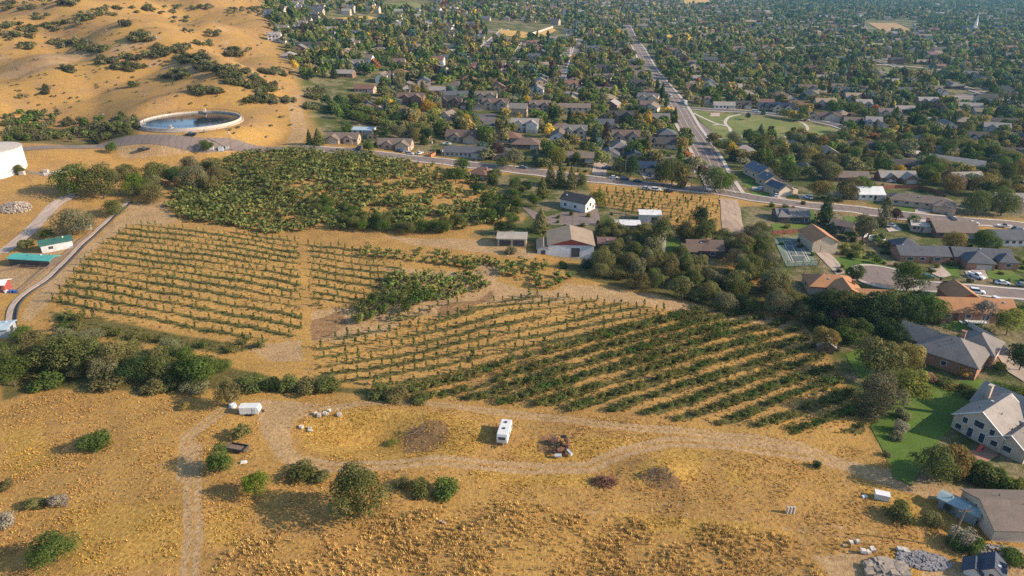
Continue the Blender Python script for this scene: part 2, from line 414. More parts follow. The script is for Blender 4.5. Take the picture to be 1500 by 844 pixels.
# ------------------------------------------------------------------ 2D helpers (photo outlines turned into ground masks once, at build time)
def inpoly(PX, PY, poly):
    PX = np.asarray(PX, float); PY = np.asarray(PY, float); ins = np.zeros(PX.shape, bool); n = len(poly); j = n - 1
    for i in range(n):
        xi, yi = poly[i]; xj, yj = poly[j]
        ins ^= ((yi > PY) != (yj > PY)) & (PX < (xj - xi) * (PY - yi) / (yj - yi + 1e-12) + xi); j = i
    return ins
def segdist(PX, PY, pts, widths=None, closed=False):
    """min distance to a polyline, minus an interpolated width when given"""
    best = np.full(np.shape(PX), 1e9); n = len(pts); rngi = range(n if closed else n - 1)
    for i in rngi:
        ax, ay = pts[i]; bx, by = pts[(i + 1) % n]; dx, dy = bx - ax, by - ay
        t = np.clip(((PX - ax) * dx + (PY - ay) * dy) / (dx * dx + dy * dy + 1e-9), 0, 1)
        d = np.hypot(PX - ax - t * dx, PY - ay - t * dy)
        if widths is not None: d = d - (widths[i] + (widths[(i + 1) % n] - widths[i]) * t)
        best = np.minimum(best, d)
    return best
def smooth(a, b, x):
    t = np.clip((x - a) / (b - a), 0, 1); return t * t * (3 - 2 * t)
def wpts(pts): return [(p.x, p.y) for p in (G(*q) for q in pts)]
# ------------------------------------------------------------------ ground regions (outlines as ground points)
DIRT = [  # bare pale ground: (outline, softness m)
 ([(385,585),(430,588),(470,592),(440,606),(425,630),(432,665),(470,685),(440,682),(405,668),(385,640),(378,610)], 2.5),

 ([(455,455),(520,450),(560,425),(600,400),(540,392),(700,400),(735,415),(790,428),(840,425),(800,440),(700,445),(640,460),(590,470),(560,490),(500,500),(455,500)], 2.),
 ([(690,385),(740,390),(715,430),(660,455),(640,440),(700,420)], 1.5),
 ([(825,415),(880,420),(960,432),(1060,455),(1180,472),(1185,485),(1060,468),(950,448),(860,438),(800,445)], 1.5),
 ([(560,345),(640,350),(720,352),(790,372),(780,380),(690,368),(600,358)], 2.),
 ([(190,300),(240,295),(262,325),(240,330),(190,328),(140,365),(110,395),(70,445),(45,470),(30,470),(50,430),(100,385),(150,340)], 2.),
 ([(0,388),(60,392),(100,385),(85,405),(40,425),(0,432)], 1.5),
 ([(60,365),(130,345),(140,352),(95,388),(55,392)], 1.5),
 ([(0,365),(45,330),(85,295),(105,290),(70,325),(40,350),(0,378)], 1.),
 ([(350,505),(440,500),(445,530),(400,530)], 4.),
 ([(165,215),(290,212),(300,222),(250,228),(180,232)], 1.5),
 ([(1235,672),(1300,688),(1500,730),(1500,755),(1400,742),(1330,722),(1240,692)], 1.2),
 ([(1190,815),(1260,808),(1300,820),(1290,844),(1220,850)], 3.),
 ([(1350,825),(1420,820),(1500,800),(1520,860),(1350,860)], 1.5),
 ([(60,75),(160,70),(235,52),(240,60),(170,78),(130,82),(110,92),(60,108),(0,115),(0,108),(50,100)], 4.),
 ([(275,205),(345,208),(350,222),(300,226)], 2.),
]
TRACKS = [  # vehicle tracks: (points, half widths m, two_ruts)
 ([(440,606),(520,592),(620,590),(700,600),(800,612),(900,624),(1000,631),(1100,641),(1180,655),(1240,680)], 1.3),
 ([(425,672),(490,684),(560,682),(640,674),(700,680),(780,687),(860,685),(915,662),(980,647),(1050,650),(1130,660),(1200,672),(1260,688)], 1.7),
 ([(284,655),(282,720),(284,780),(276,850)], 1.5),
 ([(720,722),(900,740),(1050,758),(1200,775),(1330,800)], 1.0, .45),
 ([(830,742),(960,745),(1100,760),(1240,780),(1330,795)], 2.2, .42),
 ([(1165,844),(1160,800),(1190,775),(1250,770),(1290,790)], .5, .5), ([(1180,844),(1172,805),(1200,783)], .4, .5),
 ([(270,700),(275,640),(330,600),(385,592)], 1.4),
 ([(430,95),(455,115),(460,130),(430,150),(440,190),(430,212)], 4.),
 ([(0,115),(60,105),(110,92),(130,80),(170,78),(230,55)], 2.5),
 ([(300,110),(250,98),(225,93)], 3.), ([(400,125),(350,95),(330,60),(310,25)], 2.5), ([(0,85),(15,95),(40,108)], 2.),
 ([(390,135),(300,95),(240,98)], 2.), ([(0,15),(80,20),(170,45),(230,60),(300,90)], 2.),
]
GOLD = [ ([(455,610),(520,598),(600,600),(690,612),(720,640),(690,668),(600,672),(520,674),(450,660),(440,630)], 2.),
 ([(820,650),(850,640),(935,645),(900,665),(850,678),(780,675),(745,660),(790,640)], 2.),
 ([(925,690),(985,655),(1040,660),(1020,700),(990,710),(940,715)], 1.5), ([(700,685),(860,692),(900,715),(800,712),(680,702)], 1.5),
 ([(1250,700),(1330,725),(1400,735),(1390,780),(1340,770),(1280,735)], 2.), ([(900,750),(1100,765),(1180,785),(1050,790),(920,775)], 2.),
 ([(1060,685),(1100,690),(1090,712),(1065,708)], 1.), ([(0,640),(60,620),(80,680),(20,700)], 3.), ([(100,740),(260,735),(270,820),(100,844)], 4.), ([(310,750),(360,740),(350,800),(300,800)], 3.) ,
 ([(1400,760),(1500,800),(1500,815),(1400,785)], 1.5), ([(1290,820),(1330,800),(1345,844),(1310,850)], 1.),]
WEED = [ ([(0,520),(60,490),(150,500),(330,535),(450,565),(560,570),(640,585),(560,582),(450,572),(330,570),(200,575),(60,570),(0,590)], 2.5),
 ([(820,385),(1050,400),(1190,440),(1230,520),(1200,500),(1160,462),(1050,452),(960,430),(830,405)], 2.), ([(0,165),(205,170),(205,200),(0,212)], 4.),
 ([(70,455),(330,500),(400,507),(330,520),(180,500),(90,490)], 3.)]
TOWN = [(432,105),(405,60),(385,15),(360,-60),(1700,-60),(1700,340),(1500,322),(1330,312),(1240,296),(1100,285),(1010,270),(860,253),(690,236),(600,222),(470,208),(452,170)]
YARD = [(1060,300),(1180,305),(1500,345),(1600,500),(1600,720),(1500,720),(1330,705),(1290,650),(1235,560),(1190,480),(1130,400),(1060,350)]
BARNYARD = [(690,258),(760,255),(860,270),(880,300),(930,310),(1000,340),(1050,345),(1050,400),(880,390),(790,370),(730,352),(690,345),(770,320)]
# planted fields: name, outline, row direction (two ground points), row spacing, plant step, stripe strength
FIELDS = [
 ('A', [(335,228),(385,213),(470,222),(600,238),(690,255),(712,272),(745,300),(750,318),(705,335),(640,342),(560,336),(450,338),(400,345),(330,335),(262,322),(243,300),(255,285),(300,275)], ((470,268),(690,300)), 5.2, 4.2, .5),
 ('B', [(195,328),(440,348),(448,490),(405,503),(330,493),(130,468),(75,445),(108,395),(150,352)], ((93,418),(400,471)), 5.0, 3.1, 1.),
 ('C', [(450,352),(530,362),(600,398),(560,425),(520,448),(455,455)], ((460,395),(560,411)), 5., 3.1, .9),
 ('H', [(520,362),(640,370),(742,387),(700,397),(600,388),(530,378)], ((520,365),(740,389)), 4.4, 3.6, .5),
 ('I', [(562,405),(640,402),(718,410),(700,433),(640,450),(590,462),(560,475),(530,482),(515,468),(548,440)], ((540,470),(700,412)), 4.6, 3.7, .3),
 ('J', [(715,385),(790,388),(835,408),(812,425),(745,412)], ((715,388),(830,408)), 4.6, 4., .4),
 ('D', [(458,505),(520,484),(600,458),(700,444),(760,432),(850,436),(985,454),(900,484),(800,512),(700,538),(620,560),(560,568),(455,558)], ((503,546),(800,490)), 4.7, 3.0, 1.),
 ('E', [(520,572),(600,568),(640,556),(720,540),(800,515),(900,487),(1000,455),(1070,453),(1170,472),(1195,500),(1235,560),(1275,638),(1200,636),(1000,618),(800,598),(640,585)], ((740,570),(1020,487)), 5.2, 3.0, 1.),
 ('F', [(866,272),(960,284),(1056,298),(1052,330),(1042,345),(1000,337),(925,318),(880,305)], ((870,282),(1050,305)), 5., 4., .35),
 ('K', [(75,458),(130,474),(330,500),(400,507),(340,520),(180,503),(95,490)], ((93,468),(380,508)), 4.5, 4.2, .3),
]
for f in FIELDS: pass
FW = []
for nm, pl, dr, sp, st, k in FIELDS:
    a, b = G(*dr[0]), G(*dr[1]); d = Vector((b.x - a.x, b.y - a.y)).normalized(); FW.append((nm, wpts(pl), (a.x, a.y), (d.x, d.y), sp, st, k))
ROADS = []     # (world pts, half width) of every paved way, for keeping plants and houses off
# ------------------------------------------------------------------ the ground sheet
def axis(lo, hi, step, far_lo, far_hi, g):
    a = list(np.arange(lo, hi + .01, step)); s = step
    while a[-1] < far_hi: s *= g; a.append(a[-1] + s)
    s = step; b = []
    x = lo
    while x > far_lo: s *= g; x -= s; b.append(x)
    return np.array(b[::-1] + a)
gx = axis(-205, 205, 1.0, -5200, 5200, 1.05); gy = axis(70, 300, 1.0, -400, 9000, 1.035)
gx = np.concatenate([gx[gx < -104.5], np.arange(-104, 104.1, .55), gx[gx > 104.6]]); gy = np.concatenate([gy[gy < 75.5], np.arange(76, 150.1, .55), gy[gy > 150.6]])
X, Y = np.meshgrid(gx, gy); Z = hz(X, Y)
nx, ny = len(gx), len(gy)
def mask(polys):
    o = np.zeros(X.shape)
    for pl, soft in polys:
        w = wpts(pl); xs = [p[0] for p in w]; ys = [p[1] for p in w]
        sel = (X > min(xs) - 2 * soft) & (X < max(xs) + 2 * soft) & (Y > min(ys) - 2 * soft) & (Y < max(ys) + 2 * soft)
        if not sel.any(): continue
        xx, yy = X[sel], Y[sel]; d = segdist(xx, yy, w, closed=True); d = np.where(inpoly(xx, yy, w), d, -d)
        o[sel] = np.maximum(o[sel], smooth(-soft, soft, d))
    return o
dirt = mask(DIRT); gold = mask(GOLD); weed = mask(WEED) * .85; town = mask([(TOWN, 6.), (YARD, 3.), (BARNYARD, 3.)])
for pts, hw, *st_ in TRACKS:
    w = wpts(pts); xs = [p[0] for p in w]; ys = [p[1] for p in w]
    sel = (X > min(xs) - 8) & (X < max(xs) + 8) & (Y > min(ys) - 8) & (Y < max(ys) + 8)
    d = segdist(X[sel], Y[sel], w); s = 1 - smooth(hw * .6, hw * 1.5, d); s *= 1 - .6 * (1 - smooth(hw * .15, hw * .45, d))
    dirt[sel] = np.maximum(dirt[sel], s * (st_[0] if st_ else 1))
soil = np.zeros(X.shape)
for nm, w, o, d, sp, st, k in FW:
    xs = [p[0] for p in w]; ys = [p[1] for p in w]
    sel = (X > min(xs)) & (X < max(xs)) & (Y > min(ys)) & (Y < max(ys)); xx, yy = X[sel], Y[sel]
    m = smooth(-1, 2, np.where(inpoly(xx, yy, w), segdist(xx, yy, w, closed=True), -3.))
    t = ((xx - o[0]) * -d[1] + (yy - o[1]) * d[0]) / sp
    s = .5 + .5 * np.cos(2 * np.pi * (t + .03 * np.sin(xx * .2)))
    along = (xx - o[0]) * d[0] + (yy - o[1]) * d[1]
    pat = .55 + .45 * np.sin(along * .11 + 3 * np.sin(t * 2.1)) * np.sin(t * 3.3 + .5)
    g = m * k * (smooth(.05 if nm == 'E' else .35, .5 if nm == 'E' else .8, s + .25 * np.sin(xx * .9 + yy * .4) * np.sin(yy * 1.1))  * np.clip(pat + .25, 0, 1))
    weed[sel] = np.maximum(weed[sel], g); soil[sel] = np.maximum(soil[sel], m * .7)
V = np.stack([X, Y, Z], 2).reshape(-1, 3)
idx = np.arange(nx * ny).reshape(ny, nx)
Q = np.stack([idx[:-1, :-1], idx[:-1, 1:], idx[1:, 1:], idx[1:, :-1]], 2).reshape(-1, 4)
me = bpy.data.meshes.new('ground'); me.vertices.add(len(V)); me.vertices.foreach_set('co', V.astype(np.float32).reshape(-1))
me.loops.add(Q.size); me.loops.foreach_set('vertex_index', Q.astype(np.int32).reshape(-1))
me.polygons.add(len(Q)); me.polygons.foreach_set('loop_start', np.arange(0, Q.size, 4, dtype=np.int32))
me.update(calc_edges=True); me.polygons.foreach_set('use_smooth', np.ones(len(Q), bool))
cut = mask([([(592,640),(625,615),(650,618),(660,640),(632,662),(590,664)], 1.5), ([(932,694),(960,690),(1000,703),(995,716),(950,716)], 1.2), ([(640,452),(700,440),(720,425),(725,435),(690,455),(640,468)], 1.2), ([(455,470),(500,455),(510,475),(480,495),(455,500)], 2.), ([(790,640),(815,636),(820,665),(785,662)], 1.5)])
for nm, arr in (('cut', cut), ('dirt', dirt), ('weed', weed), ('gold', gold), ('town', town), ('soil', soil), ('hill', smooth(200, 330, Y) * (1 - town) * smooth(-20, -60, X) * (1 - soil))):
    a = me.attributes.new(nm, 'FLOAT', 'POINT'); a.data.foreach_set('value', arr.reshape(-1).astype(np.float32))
m, nt, b = mat('dry_ground')
def att(n): return N(nt, 'ShaderNodeAttribute', attribute_name=n).outputs['Fac']
nb = noise(nt, .018, 5, .6).outputs[0]; nm_ = noise(nt, .16, 6, .68).outputs[0]; nf = noise(nt, 1.4, 6, .72).outputs[0]; nf2 = noise(nt, .55, 5, .7).outputs[0]
def thr(attr, n, amt, lo=.42, hi=.58): # attribute broken up by noise
    return ramp(nt, math_(nt, 'ADD', attr, math_(nt, 'MULTIPLY_ADD', n, amt, -amt * .5)), lo, hi)
c = ramp(nt, nm_, .28, .72, (.33, .185, .065), (.47, .275, .092))
c = mix(nt, ramp(nt, nb, .42, .62), c, ramp(nt, nf2, .3, .7, (.36, .21, .066), (.50, .305, .095)))
c = mix(nt, ramp(nt, nf2, .52, .70), c, (.30, .18, .092))
c = mix(nt, math_(nt, 'MULTIPLY', thr(att('soil'), nf2, .9), .7), c, ramp(nt, nf2, .32, .66, (.54, .32, .09), (.36, .21, .095)))
c = mix(nt, math_(nt, 'MULTIPLY', att('soil'), ramp(nt, noise(nt, .8, 6, .75).outputs[0], .55, .66, (0, 0, 0), (.55,) * 3)), c, (.20, .155, .065))
c = mix(nt, thr(att('gold'), nf2, .9), c, ramp(nt, nf, .3, .7, (.36, .21, .058), (.47, .29, .085)))
c = mix(nt, thr(att('dirt'), nf2, .75), c, ramp(nt, nf2, .3, .7, (.35, .225, .12), (.48, .32, .18)))
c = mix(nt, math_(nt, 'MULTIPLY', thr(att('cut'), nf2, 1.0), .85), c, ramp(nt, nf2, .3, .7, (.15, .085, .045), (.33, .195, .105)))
tw = ramp(nt, nf2, .35, .65, (.11, .112, .045), (.30, .225, .15)); tw = mix(nt, ramp(nt, noise(nt, .06, 3, .6).outputs[0], .46, .54), tw, (.085, .10, .03))
c = mix(nt, att('town'), c, tw)
c = mix(nt, math_(nt, 'MULTIPLY', thr(att('weed'), nf, .95, .40, .62), .9), c, ramp(nt, nf2, .3, .7, (.075, .082, .030), (.14, .125, .045)))
hl = noise(nt, .05, 7, .68).outputs[0]; hl2 = noise(nt, .33, 4, .6).outputs[0]
hm = math_(nt, 'MULTIPLY', att('hill'), ramp(nt, hl, .47, .60))
c = mix(nt, math_(nt, 'MULTIPLY', hm, .75), c, ramp(nt, nf2, .3, .7, (.28, .165, .085), (.38, .235, .12)))
c = mix(nt, math_(nt, 'MULTIPLY', att('hill'), ramp(nt, hl2, .60, .68, (0, 0, 0), (.55,) * 3)), c, (.17, .125, .06))
sp_ = ramp(nt, nf, .30, .70, (.52, .50, .44), (1.08, 1.08, .97)); c = mix(nt, 1., c, sp_, 'MULTIPLY')
nt.links.new(c, b.inputs['Base Color']); b.inputs['Roughness'].default_value = .97; b.inputs['Specular IOR Level'].default_value = .08
bump(nt, nf, .9, .35, b); me.materials.append(m)
tag(obj('ground', me), kind='structure')

# ------------------------------------------------------------------ sheets: roads, paths, lawns
def densify(w, step, closed=True):
    o = []; n = len(w)
    for i in range(n if closed else n - 1):
        a, b = w[i], w[(i + 1) % n]; L = math.hypot(b[0] - a[0], b[1] - a[1]); k = max(1, int(L / step))
        o += [(a[0] + (b[0] - a[0]) * j / k, a[1] + (b[1] - a[1]) * j / k) for j in range(k)]
    if not closed: o.append(w[-1])
    return o
def sheet(name, px, mt, off=.08, step=2., world_pts=None, kind='structure'):
    w = world_pts or wpts(px); bd = densify(w, step); nbd = len(bd); arr = np.array(bd)
    x0, y0 = arr.min(0); x1, y1 = arr.max(0)
    gx_, gy_ = np.meshgrid(np.arange(x0 + step * .37, x1, step), np.arange(y0 + step * .41, y1, step))
    p = np.stack([gx_.ravel(), gy_.ravel()], 1)
    if len(p):
        ins = inpoly(p[:, 0], p[:, 1], bd) & (segdist(p[:, 0], p[:, 1], bd, closed=True) > step * .4); p = p[ins]
    pts = [Vector(q) for q in bd] + [Vector(q) for q in p.tolist()]
    r = mgeo.delaunay_2d_cdt(pts, [], [list(range(nbd))], 1, 1e-4)
    vs = np.array([tuple(v) for v in r[0]]); z = hz(vs[:, 0], vs[:, 1]) + off
    me = bpy.data.meshes.new(name); me.from_pydata(np.column_stack([vs, z]).tolist(), [], [list(f) for f in r[2]]); me.update()
    me.materials.append(mt); o = obj(name, me); tag(o, kind=kind); return o
def catmull(w, step):
    o = []; n = len(w)
    for i in range(n - 1):
        p0, p1, p2, p3 = np.array(w[max(0, i - 1)]), np.array(w[i]), np.array(w[i + 1]), np.array(w[min(n - 1, i + 2)])
        k = max(1, int(np.linalg.norm(p2 - p1) / step))
        for j in range(k):
            t = j / k; o.append(.5 * (2 * p1 + (p2 - p0) * t + (2 * p0 - 5 * p1 + 4 * p2 - p3) * t * t + (3 * p1 - p0 - 3 * p2 + p3) * t ** 3))
    o.append(np.array(w[-1])); return np.array(o)
def ribbon_mesh(name, P, lo, hi, off, mt, thick=0., sub=4):
    T = np.gradient(P, axis=0); T /= np.linalg.norm(T, axis=1, keepdims=True); Nn = np.stack([-T[:, 1], T[:, 0]], 1)
    vs = []; n = len(P)
    for j in range(sub + 1):
        q = P + Nn * (lo + (hi - lo) * j / sub); z = hz(q[:, 0], q[:, 1]) + off; vs.append(np.column_stack([q, z]))
    fs = [(j * n + i, j * n + i + 1, (j + 1) * n + i + 1, (j + 1) * n + i) for j in range(sub) for i in range(n - 1)]
    vs = np.concatenate(vs).tolist()
    if thick:
        b0 = len(vs)
        for j in (0, sub):
            vs += [(x, y, z - thick) for x, y, z in vs[j * n:(j + 1) * n]]
        for k_, j in enumerate((0, sub)):
            fs += [(j * n + i, j * n + i + 1, b0 + k_ * n + i + 1, b0 + k_ * n + i) for i in range(n - 1)]
    me = bpy.data.meshes.new(name); me.from_pydata(vs, [], fs); me.update(); me.materials.append(mt)
    return tag(obj(name, me), kind='structure')
def road(name, px, width, mt, off=.1, kerb=True, step=2.5, walk=1.5, line=None, world_pts=None):
    P = catmull(world_pts or wpts(px), step); ROADS.append((P[::3].tolist(), width / 2))
    ribbon_mesh(name, P, -width / 2, width / 2, off, mt)
    if kerb:
        for s in (-1, 1):
            a, b_ = s * (width / 2 + .05), s * (width / 2 + walk); ribbon_mesh('pavement', P, min(a, b_), max(a, b_), off + .13, M['concrete'], .4, 2)
    if line:
        for s in line: ribbon_mesh('road_marking', P, s - .09, s + .09, off + .03, M['line'], 0, 1)
road('upper_lane', [(-60,226),(30,219),(150,214),(280,210),(350,214),(430,217.5),(442,218.2)], 7.5, M['asphalt'], .14, kerb=False)
road('main_road', [(440,218),(480,220),(520,223),(620,234),(690,242),(770,251),(880,264),(1000,276),(1060,283),(1150,297),(1240,306),(1350,319),(1430,325),(1520,333),(1700,350)], 8.6, M['asphalt'], .14)
road('avenue', [(1064,283),(1036,230),(1008,185),(989,150),(968,122),(951,100),(935.5,71),(926,57),(918,40),(910,23),(905,10),(902,0),(898,-14)], 13.5, M['asphalt'], .22, step=4, walk=2.2, line=(0, -4.4, 4.4))
sheet('parking_bay', [(1013,168),(1026,180),(1048,196),(1050,199),(1037,201),(1030,199)], M['asphalt'], .2)
road('side_street', [(996,158),(1040,161),(1092,164),(1162,172),(1220,183),(1244,190),(1300,198),(1335,191)], 8.5, M['asphalt_dark'], .25)
road('side_street', [(770,62),(760,78),(748,96),(738,110)], 9, M['asphalt'], .4, step=5)
road('side_street', [(850,58),(846,72),(841,90),(836,108)], 9, M['asphalt'], .4, step=5)
sheet('cul_de_sac', [(690,168),(728,167),(724,180),(722,200),(705,201),(708,180)], M['asphalt_dark'], .3)
sheet('parking_lot', [(1380,142),(1425,137),(1440,138),(1437,148),(1405,153)], M['asphalt'], .4, 4)
road('far_road', [(1077,44),(1110,45),(1135,46),(1160,52)], 9, M['drive'], .5, kerb=False, step=8)
road('far_road', [(1255,94),(1300,96),(1362,101),(1420,110),(1510,125)], 9, M['drive'], .5, kerb=False, step=8)
road('far_road', [(660,36),(700,37),(690,42),(688,48)], 7, M['drive'], .5, kerb=False, step=8)
# cul-de-sac bulb and street on the right
cc = G(1297, 406); rr = 10.5
road('close', [(1330,419),(1380,421),(1430,426),(1500,432),(1600,442)], 8.4, M['asphalt'], .16)
bulb = [(cc.x + math.cos(i * math.pi / 24) * rr, cc.y + math.sin(i * math.pi / 24) * rr) for i in range(48)]
sheet('turning_circle', None, M['asphalt'], .165, 2., bulb); ROADS.append(([(cc.x, cc.y)] * 2, rr))
arc = [(cc.x + math.cos(a) * (rr + .8), cc.y + math.sin(a) * (rr + .8)) for a in np.linspace(R(25), R(318), 60)]
ribbon_mesh('pavement', np.array(arc), -.75, .75, .28, M['concrete'], .4, 2)
road('gravel_drive', [(1066,292),(1070,305),(1072,325),(1078,352)], 8.5, M['gravel_road'], .14, kerb=False)
road('lane', [(0,372),(40,342),(80,300),(110,286)], 5., M['drive'], .1, kerb=False)
sheet('dirt_yard', [(760,300),(800,318),(830,310),(875,300),(880,330),(860,330),(790,330)], M['asphalt'], .1)
# park
sheet('park', [(1013,162),(1060,167),(1100,170),(1165,178),(1225,189),(1240,195),(1215,214),(1100,222),(1075,224),(1052,214),(1041,203),(1052,199),(1026,178)], M['park'], .16)
sheet('park', [(1073,186),(1100,176),(1140,174),(1172,180),(1180,190),(1150,200),(1105,203),(1080,196)], M['park'], .2)
for pts in ([(1015,166),(1045,180),(1066,186),(1070,193)], [(1066,186),(1062,180),(1068,172),(1085,168)], [(1044,184),(1056,183),(1066,186)], [(1070,193),(1090,202),(1130,204),(1160,199),(1182,191),(1178,182),(1168,178)], [(1048,199),(1062,207),(1100,213),(1150,207)]):
    P = catmull(wpts(pts), 2.); ribbon_mesh('path', P, -1.1, 1.1, .26, M['concrete'], 0, 2)
sheet('sand_pit', [(1041,166),(1055,166),(1054,171),(1040,171)], M['drive'], .27)
# lawns
LAWNS = [[(1296,600),(1330,575),(1335,552),(1378,548),(1400,560),(1430,556),(1470,560),(1500,580),(1500,600),(1440,600),(1400,612),(1395,625),(1370,655),(1335,712),(1308,700),(1291,655),(1275,625)],
 [(1238,520),(1262,508),(1320,485),(1330,505),(1300,530),(1270,560),(1255,550)], [(1235,318),(1270,318),(1275,326),(1240,330)], [(1221,378),(1262,372),(1300,380),(1290,392),(1250,398),(1224,393)],
 [(1081,262),(1104,262),(1108,268),(1092,268)], [(1088,270),(1110,269),(1118,275),(1096,276)], [(1098,281),(1126,282),(1132,288),(1112,288)], [(1149,285),(1166,286),(1170,292),(1156,291)],
 [(1360,311),(1388,305),(1397,315)], [(1380,387),(1402,388),(1407,407),(1390,404)], [(1444,393),(1475,392),(1500,408),(1500,416),(1447,407)], [(1130,328),(1190,328),(1196,338),(1180,345),(1132,340)], [(1180,309),(1192,309),(1196,326),(1184,326)],
 [(1280,258),(1305,240),(1345,240),(1340,250),(1300,258)], [(1300,308),(1330,300),(1340,308),(1318,318)], [(982,345),(995,355),(1000,370),(985,372),(972,362)], [(943,355),(962,352),(962,370),(945,374)],
 [(960,183),(985,190),(996,200),(970,199)], [(1440,172),(1452,170),(1450,177),(1436,178)], [(1375,478),(1420,462),(1445,470),(1440,478),(1400,486)], [(1480,395),(1500,400),(1500,380),(1485,380)], [(1362,426),(1385,428),(1390,436),(1362,434)], [(1305,398),(1325,390),(1345,395),(1335,404)]]
for l in LAWNS: sheet('lawn', l, M['lawn'], .1, 2.5)
DRIVES = [[(1195,371),(1213,370),(1228,384),(1238,400),(1226,404),(1213,390)], [(1362,392),(1378,388),(1394,404),(1380,408),(1366,402)], [(1413,398),(1440,393),(1448,408),(1420,411)], [(1420,435),(1462,440),(1475,455),(1466,466),(1440,452)],
 [(1340,308),(1360,302),(1388,303),(1360,312),(1340,313)], [(1126,285),(1146,284),(1153,292),(1133,291)], [(1102,274),(1122,275),(1118,280),(1100,279)], [(1166,285),(1190,286),(1192,292),(1172,292)], [(1335,330),(1362,333),(1360,342),(1342,341)], [(1453,338),(1500,344),(1500,352),(1455,349)],
 [(1425,482),(1450,490),(1478,512),(1500,540),(1500,560),(1476,545),(1455,512),(1424,495)], [(935,252),(960,252),(962,262),(945,263)], [(872,232),(890,232),(888,258),(866,256)], [(1284,190),(1310,190),(1312,197),(1290,196)], [(1208,174),(1232,177),(1228,183),(1206,181)]]
for l in DRIVES: sheet('driveway', l, M['drive'], .16, 2.)
sheet('patio', [(1418,662),(1445,655),(1462,668),(1440,682)], M['brick'], .2, 1.5)
sheet('field', [(1271,34),(1311,34),(1337,45),(1324,49),(1292,46)], M['field_tan'], .6, 12)
sheet('field', [(1457,40),(1484,40),(1480,47),(1462,46)], M['field_tan'], .6, 12)
sheet('field', [(1290,68),(1333,74),(1330,78),(1294,76)], M['field_gold'], .6, 8)
sheet('field', [(1292,99),(1359,103),(1361,110),(1300,110)], M['park'], .6, 6)
sheet('field', [(729,44),(760,46),(800,54),(770,57),(735,52)], M['field_gold'], .6, 8)
sheet('field', [(772,51),(808,41),(815,45),(798,54)], M['field_gold'], .6, 8)
sheet('field', [(640,38),(700,34),(705,44),(660,48)], M['field_tan'], .6, 8)
sheet('field', [(568,6),(610,4),(628,12),(600,14)], M['park'], .8, 12)
sheet('field', [(1000,-4),(1035,-6),(1040,4),(1003,6)], M['field_gold'], .8, 16)
sheet('field', [(486,28),(540,24),(560,30),(500,34)], M['field_gold'], .8, 8)
sheet('field', [(1085,4),(1135,6),(1110,14)], M['park'], .8, 16)
# ------------------------------------------------------------------ houses
RC = dict(brown=(.135, .092, .072), taupe=(.165, .125, .098), grey=(.165, .145, .128), slate=(.085, .088, .095), dark=(.058, .05, .047), navy=(.03, .04, .062), tan=(.26, .195, .135), red=(.15, .07, .05),
          orange=(.34, .165, .075), white=(.62, .60, .56), lgrey=(.255, .222, .195), mauve=(.15, .115, .098), teal=(.055, .20, .17), steelblue=(.33, .40, .43), rustred=(.16, .085, .06), concrete=(.44, .37, .30))
WC = dict(tan=(.40, .29, .20), cream=(.45, .36, .27), white=(.54, .50, .45), brick=(.20, .118, .078), brown=(.17, .115, .08), grey=(.33, .31, .29), bluegrey=(.27, .29, .32), stone=(.34, .27, .21), dark=(.10, .075, .06), beige=(.48, .38, .27), red=(.26, .06, .05))
_wm = {}
def panelmesh(nm, w, h, t, mt, out=0.):
    k = (nm, round(w, 2), round(h, 2), t, out)
    if k not in _wm:
        mb = MB(); mb.box(0, -t / 2 - out, 0, w, t, h); _wm[k] = mb.mesh(nm, mt)
    return _wm[k]
def roof_into(mb, cx, cy, w, d, e, r, kind, axis, o=.45, th=.2):
    if axis == 'y' and kind != 'f':
        s = MB(); roof_into(s, 0, 0, d, w, e, r, kind, 'x', o, th); mb.add([(-y + cx, x + cy, z) for x, y, z in s.v], s.f); return
    k = r / (d / 2); zo = e - o * k
    if kind == 'g':
        y = d / 2 + o; x = w / 2 + o
        pl = [(-y, zo), (0, e + r), (y, zo), (y, zo + th), (0, e + r + th), (-y, zo + th)]
        s = MB(); s.prism(pl, 'x', -x, x); mb.add([(a + cx, b_ + cy, z) for a, b_, z in s.v], s.f)
    elif kind == 'h':
        x, y = w / 2 + o, d / 2 + o; rl = max(.02, w / 2 - d / 2); zr = e + r + th
        vs = [(-x, -y, zo + th), (x, -y, zo + th), (x, y, zo + th), (-x, y, zo + th), (-rl, 0, zr), (rl, 0, zr), (-x, -y, zo), (x, -y, zo), (x, y, zo), (-x, y, zo)]
        mb.add([(a + cx, b_ + cy, z) for a, b_, z in vs], [(0, 1, 5, 4), (1, 2, 5), (2, 3, 4, 5), (3, 0, 4), (6, 7, 1, 0), (7, 8, 2, 1), (8, 9, 3, 2), (9, 6, 0, 3), (9, 8, 7, 6)])
    else:
        mb.box(cx, cy, e + th / 2, w + 2 * o, d + 2 * o, th)
def wall_into(mb, cx, cy, w, d, e, r, kind, axis, m=0):
    s = MB(); zb = -3.
    if kind == 'g':
        if axis == 'x': s.prism([(-d / 2, zb), (d / 2, zb), (d / 2, e), (0, e + r - .02), (-d / 2, e)], 'x', -w / 2, w / 2)
        else: s.prism([(-w / 2, zb), (w / 2, zb), (w / 2, e), (0, e + r - .02), (-w / 2, e)], 'y', -d / 2, d / 2)
    else: s.box(0, 0, (e + zb) / 2, w, d, e - zb)
    mb.add([(a + cx, b_ + cy, z) for a, b_, z in s.v], s.f, m)
FACE = {'f': (0, -1, 0), 'l': (-1, 0, -90), 'r': (1, 0, 90), 'b': (0, 1, 180)}
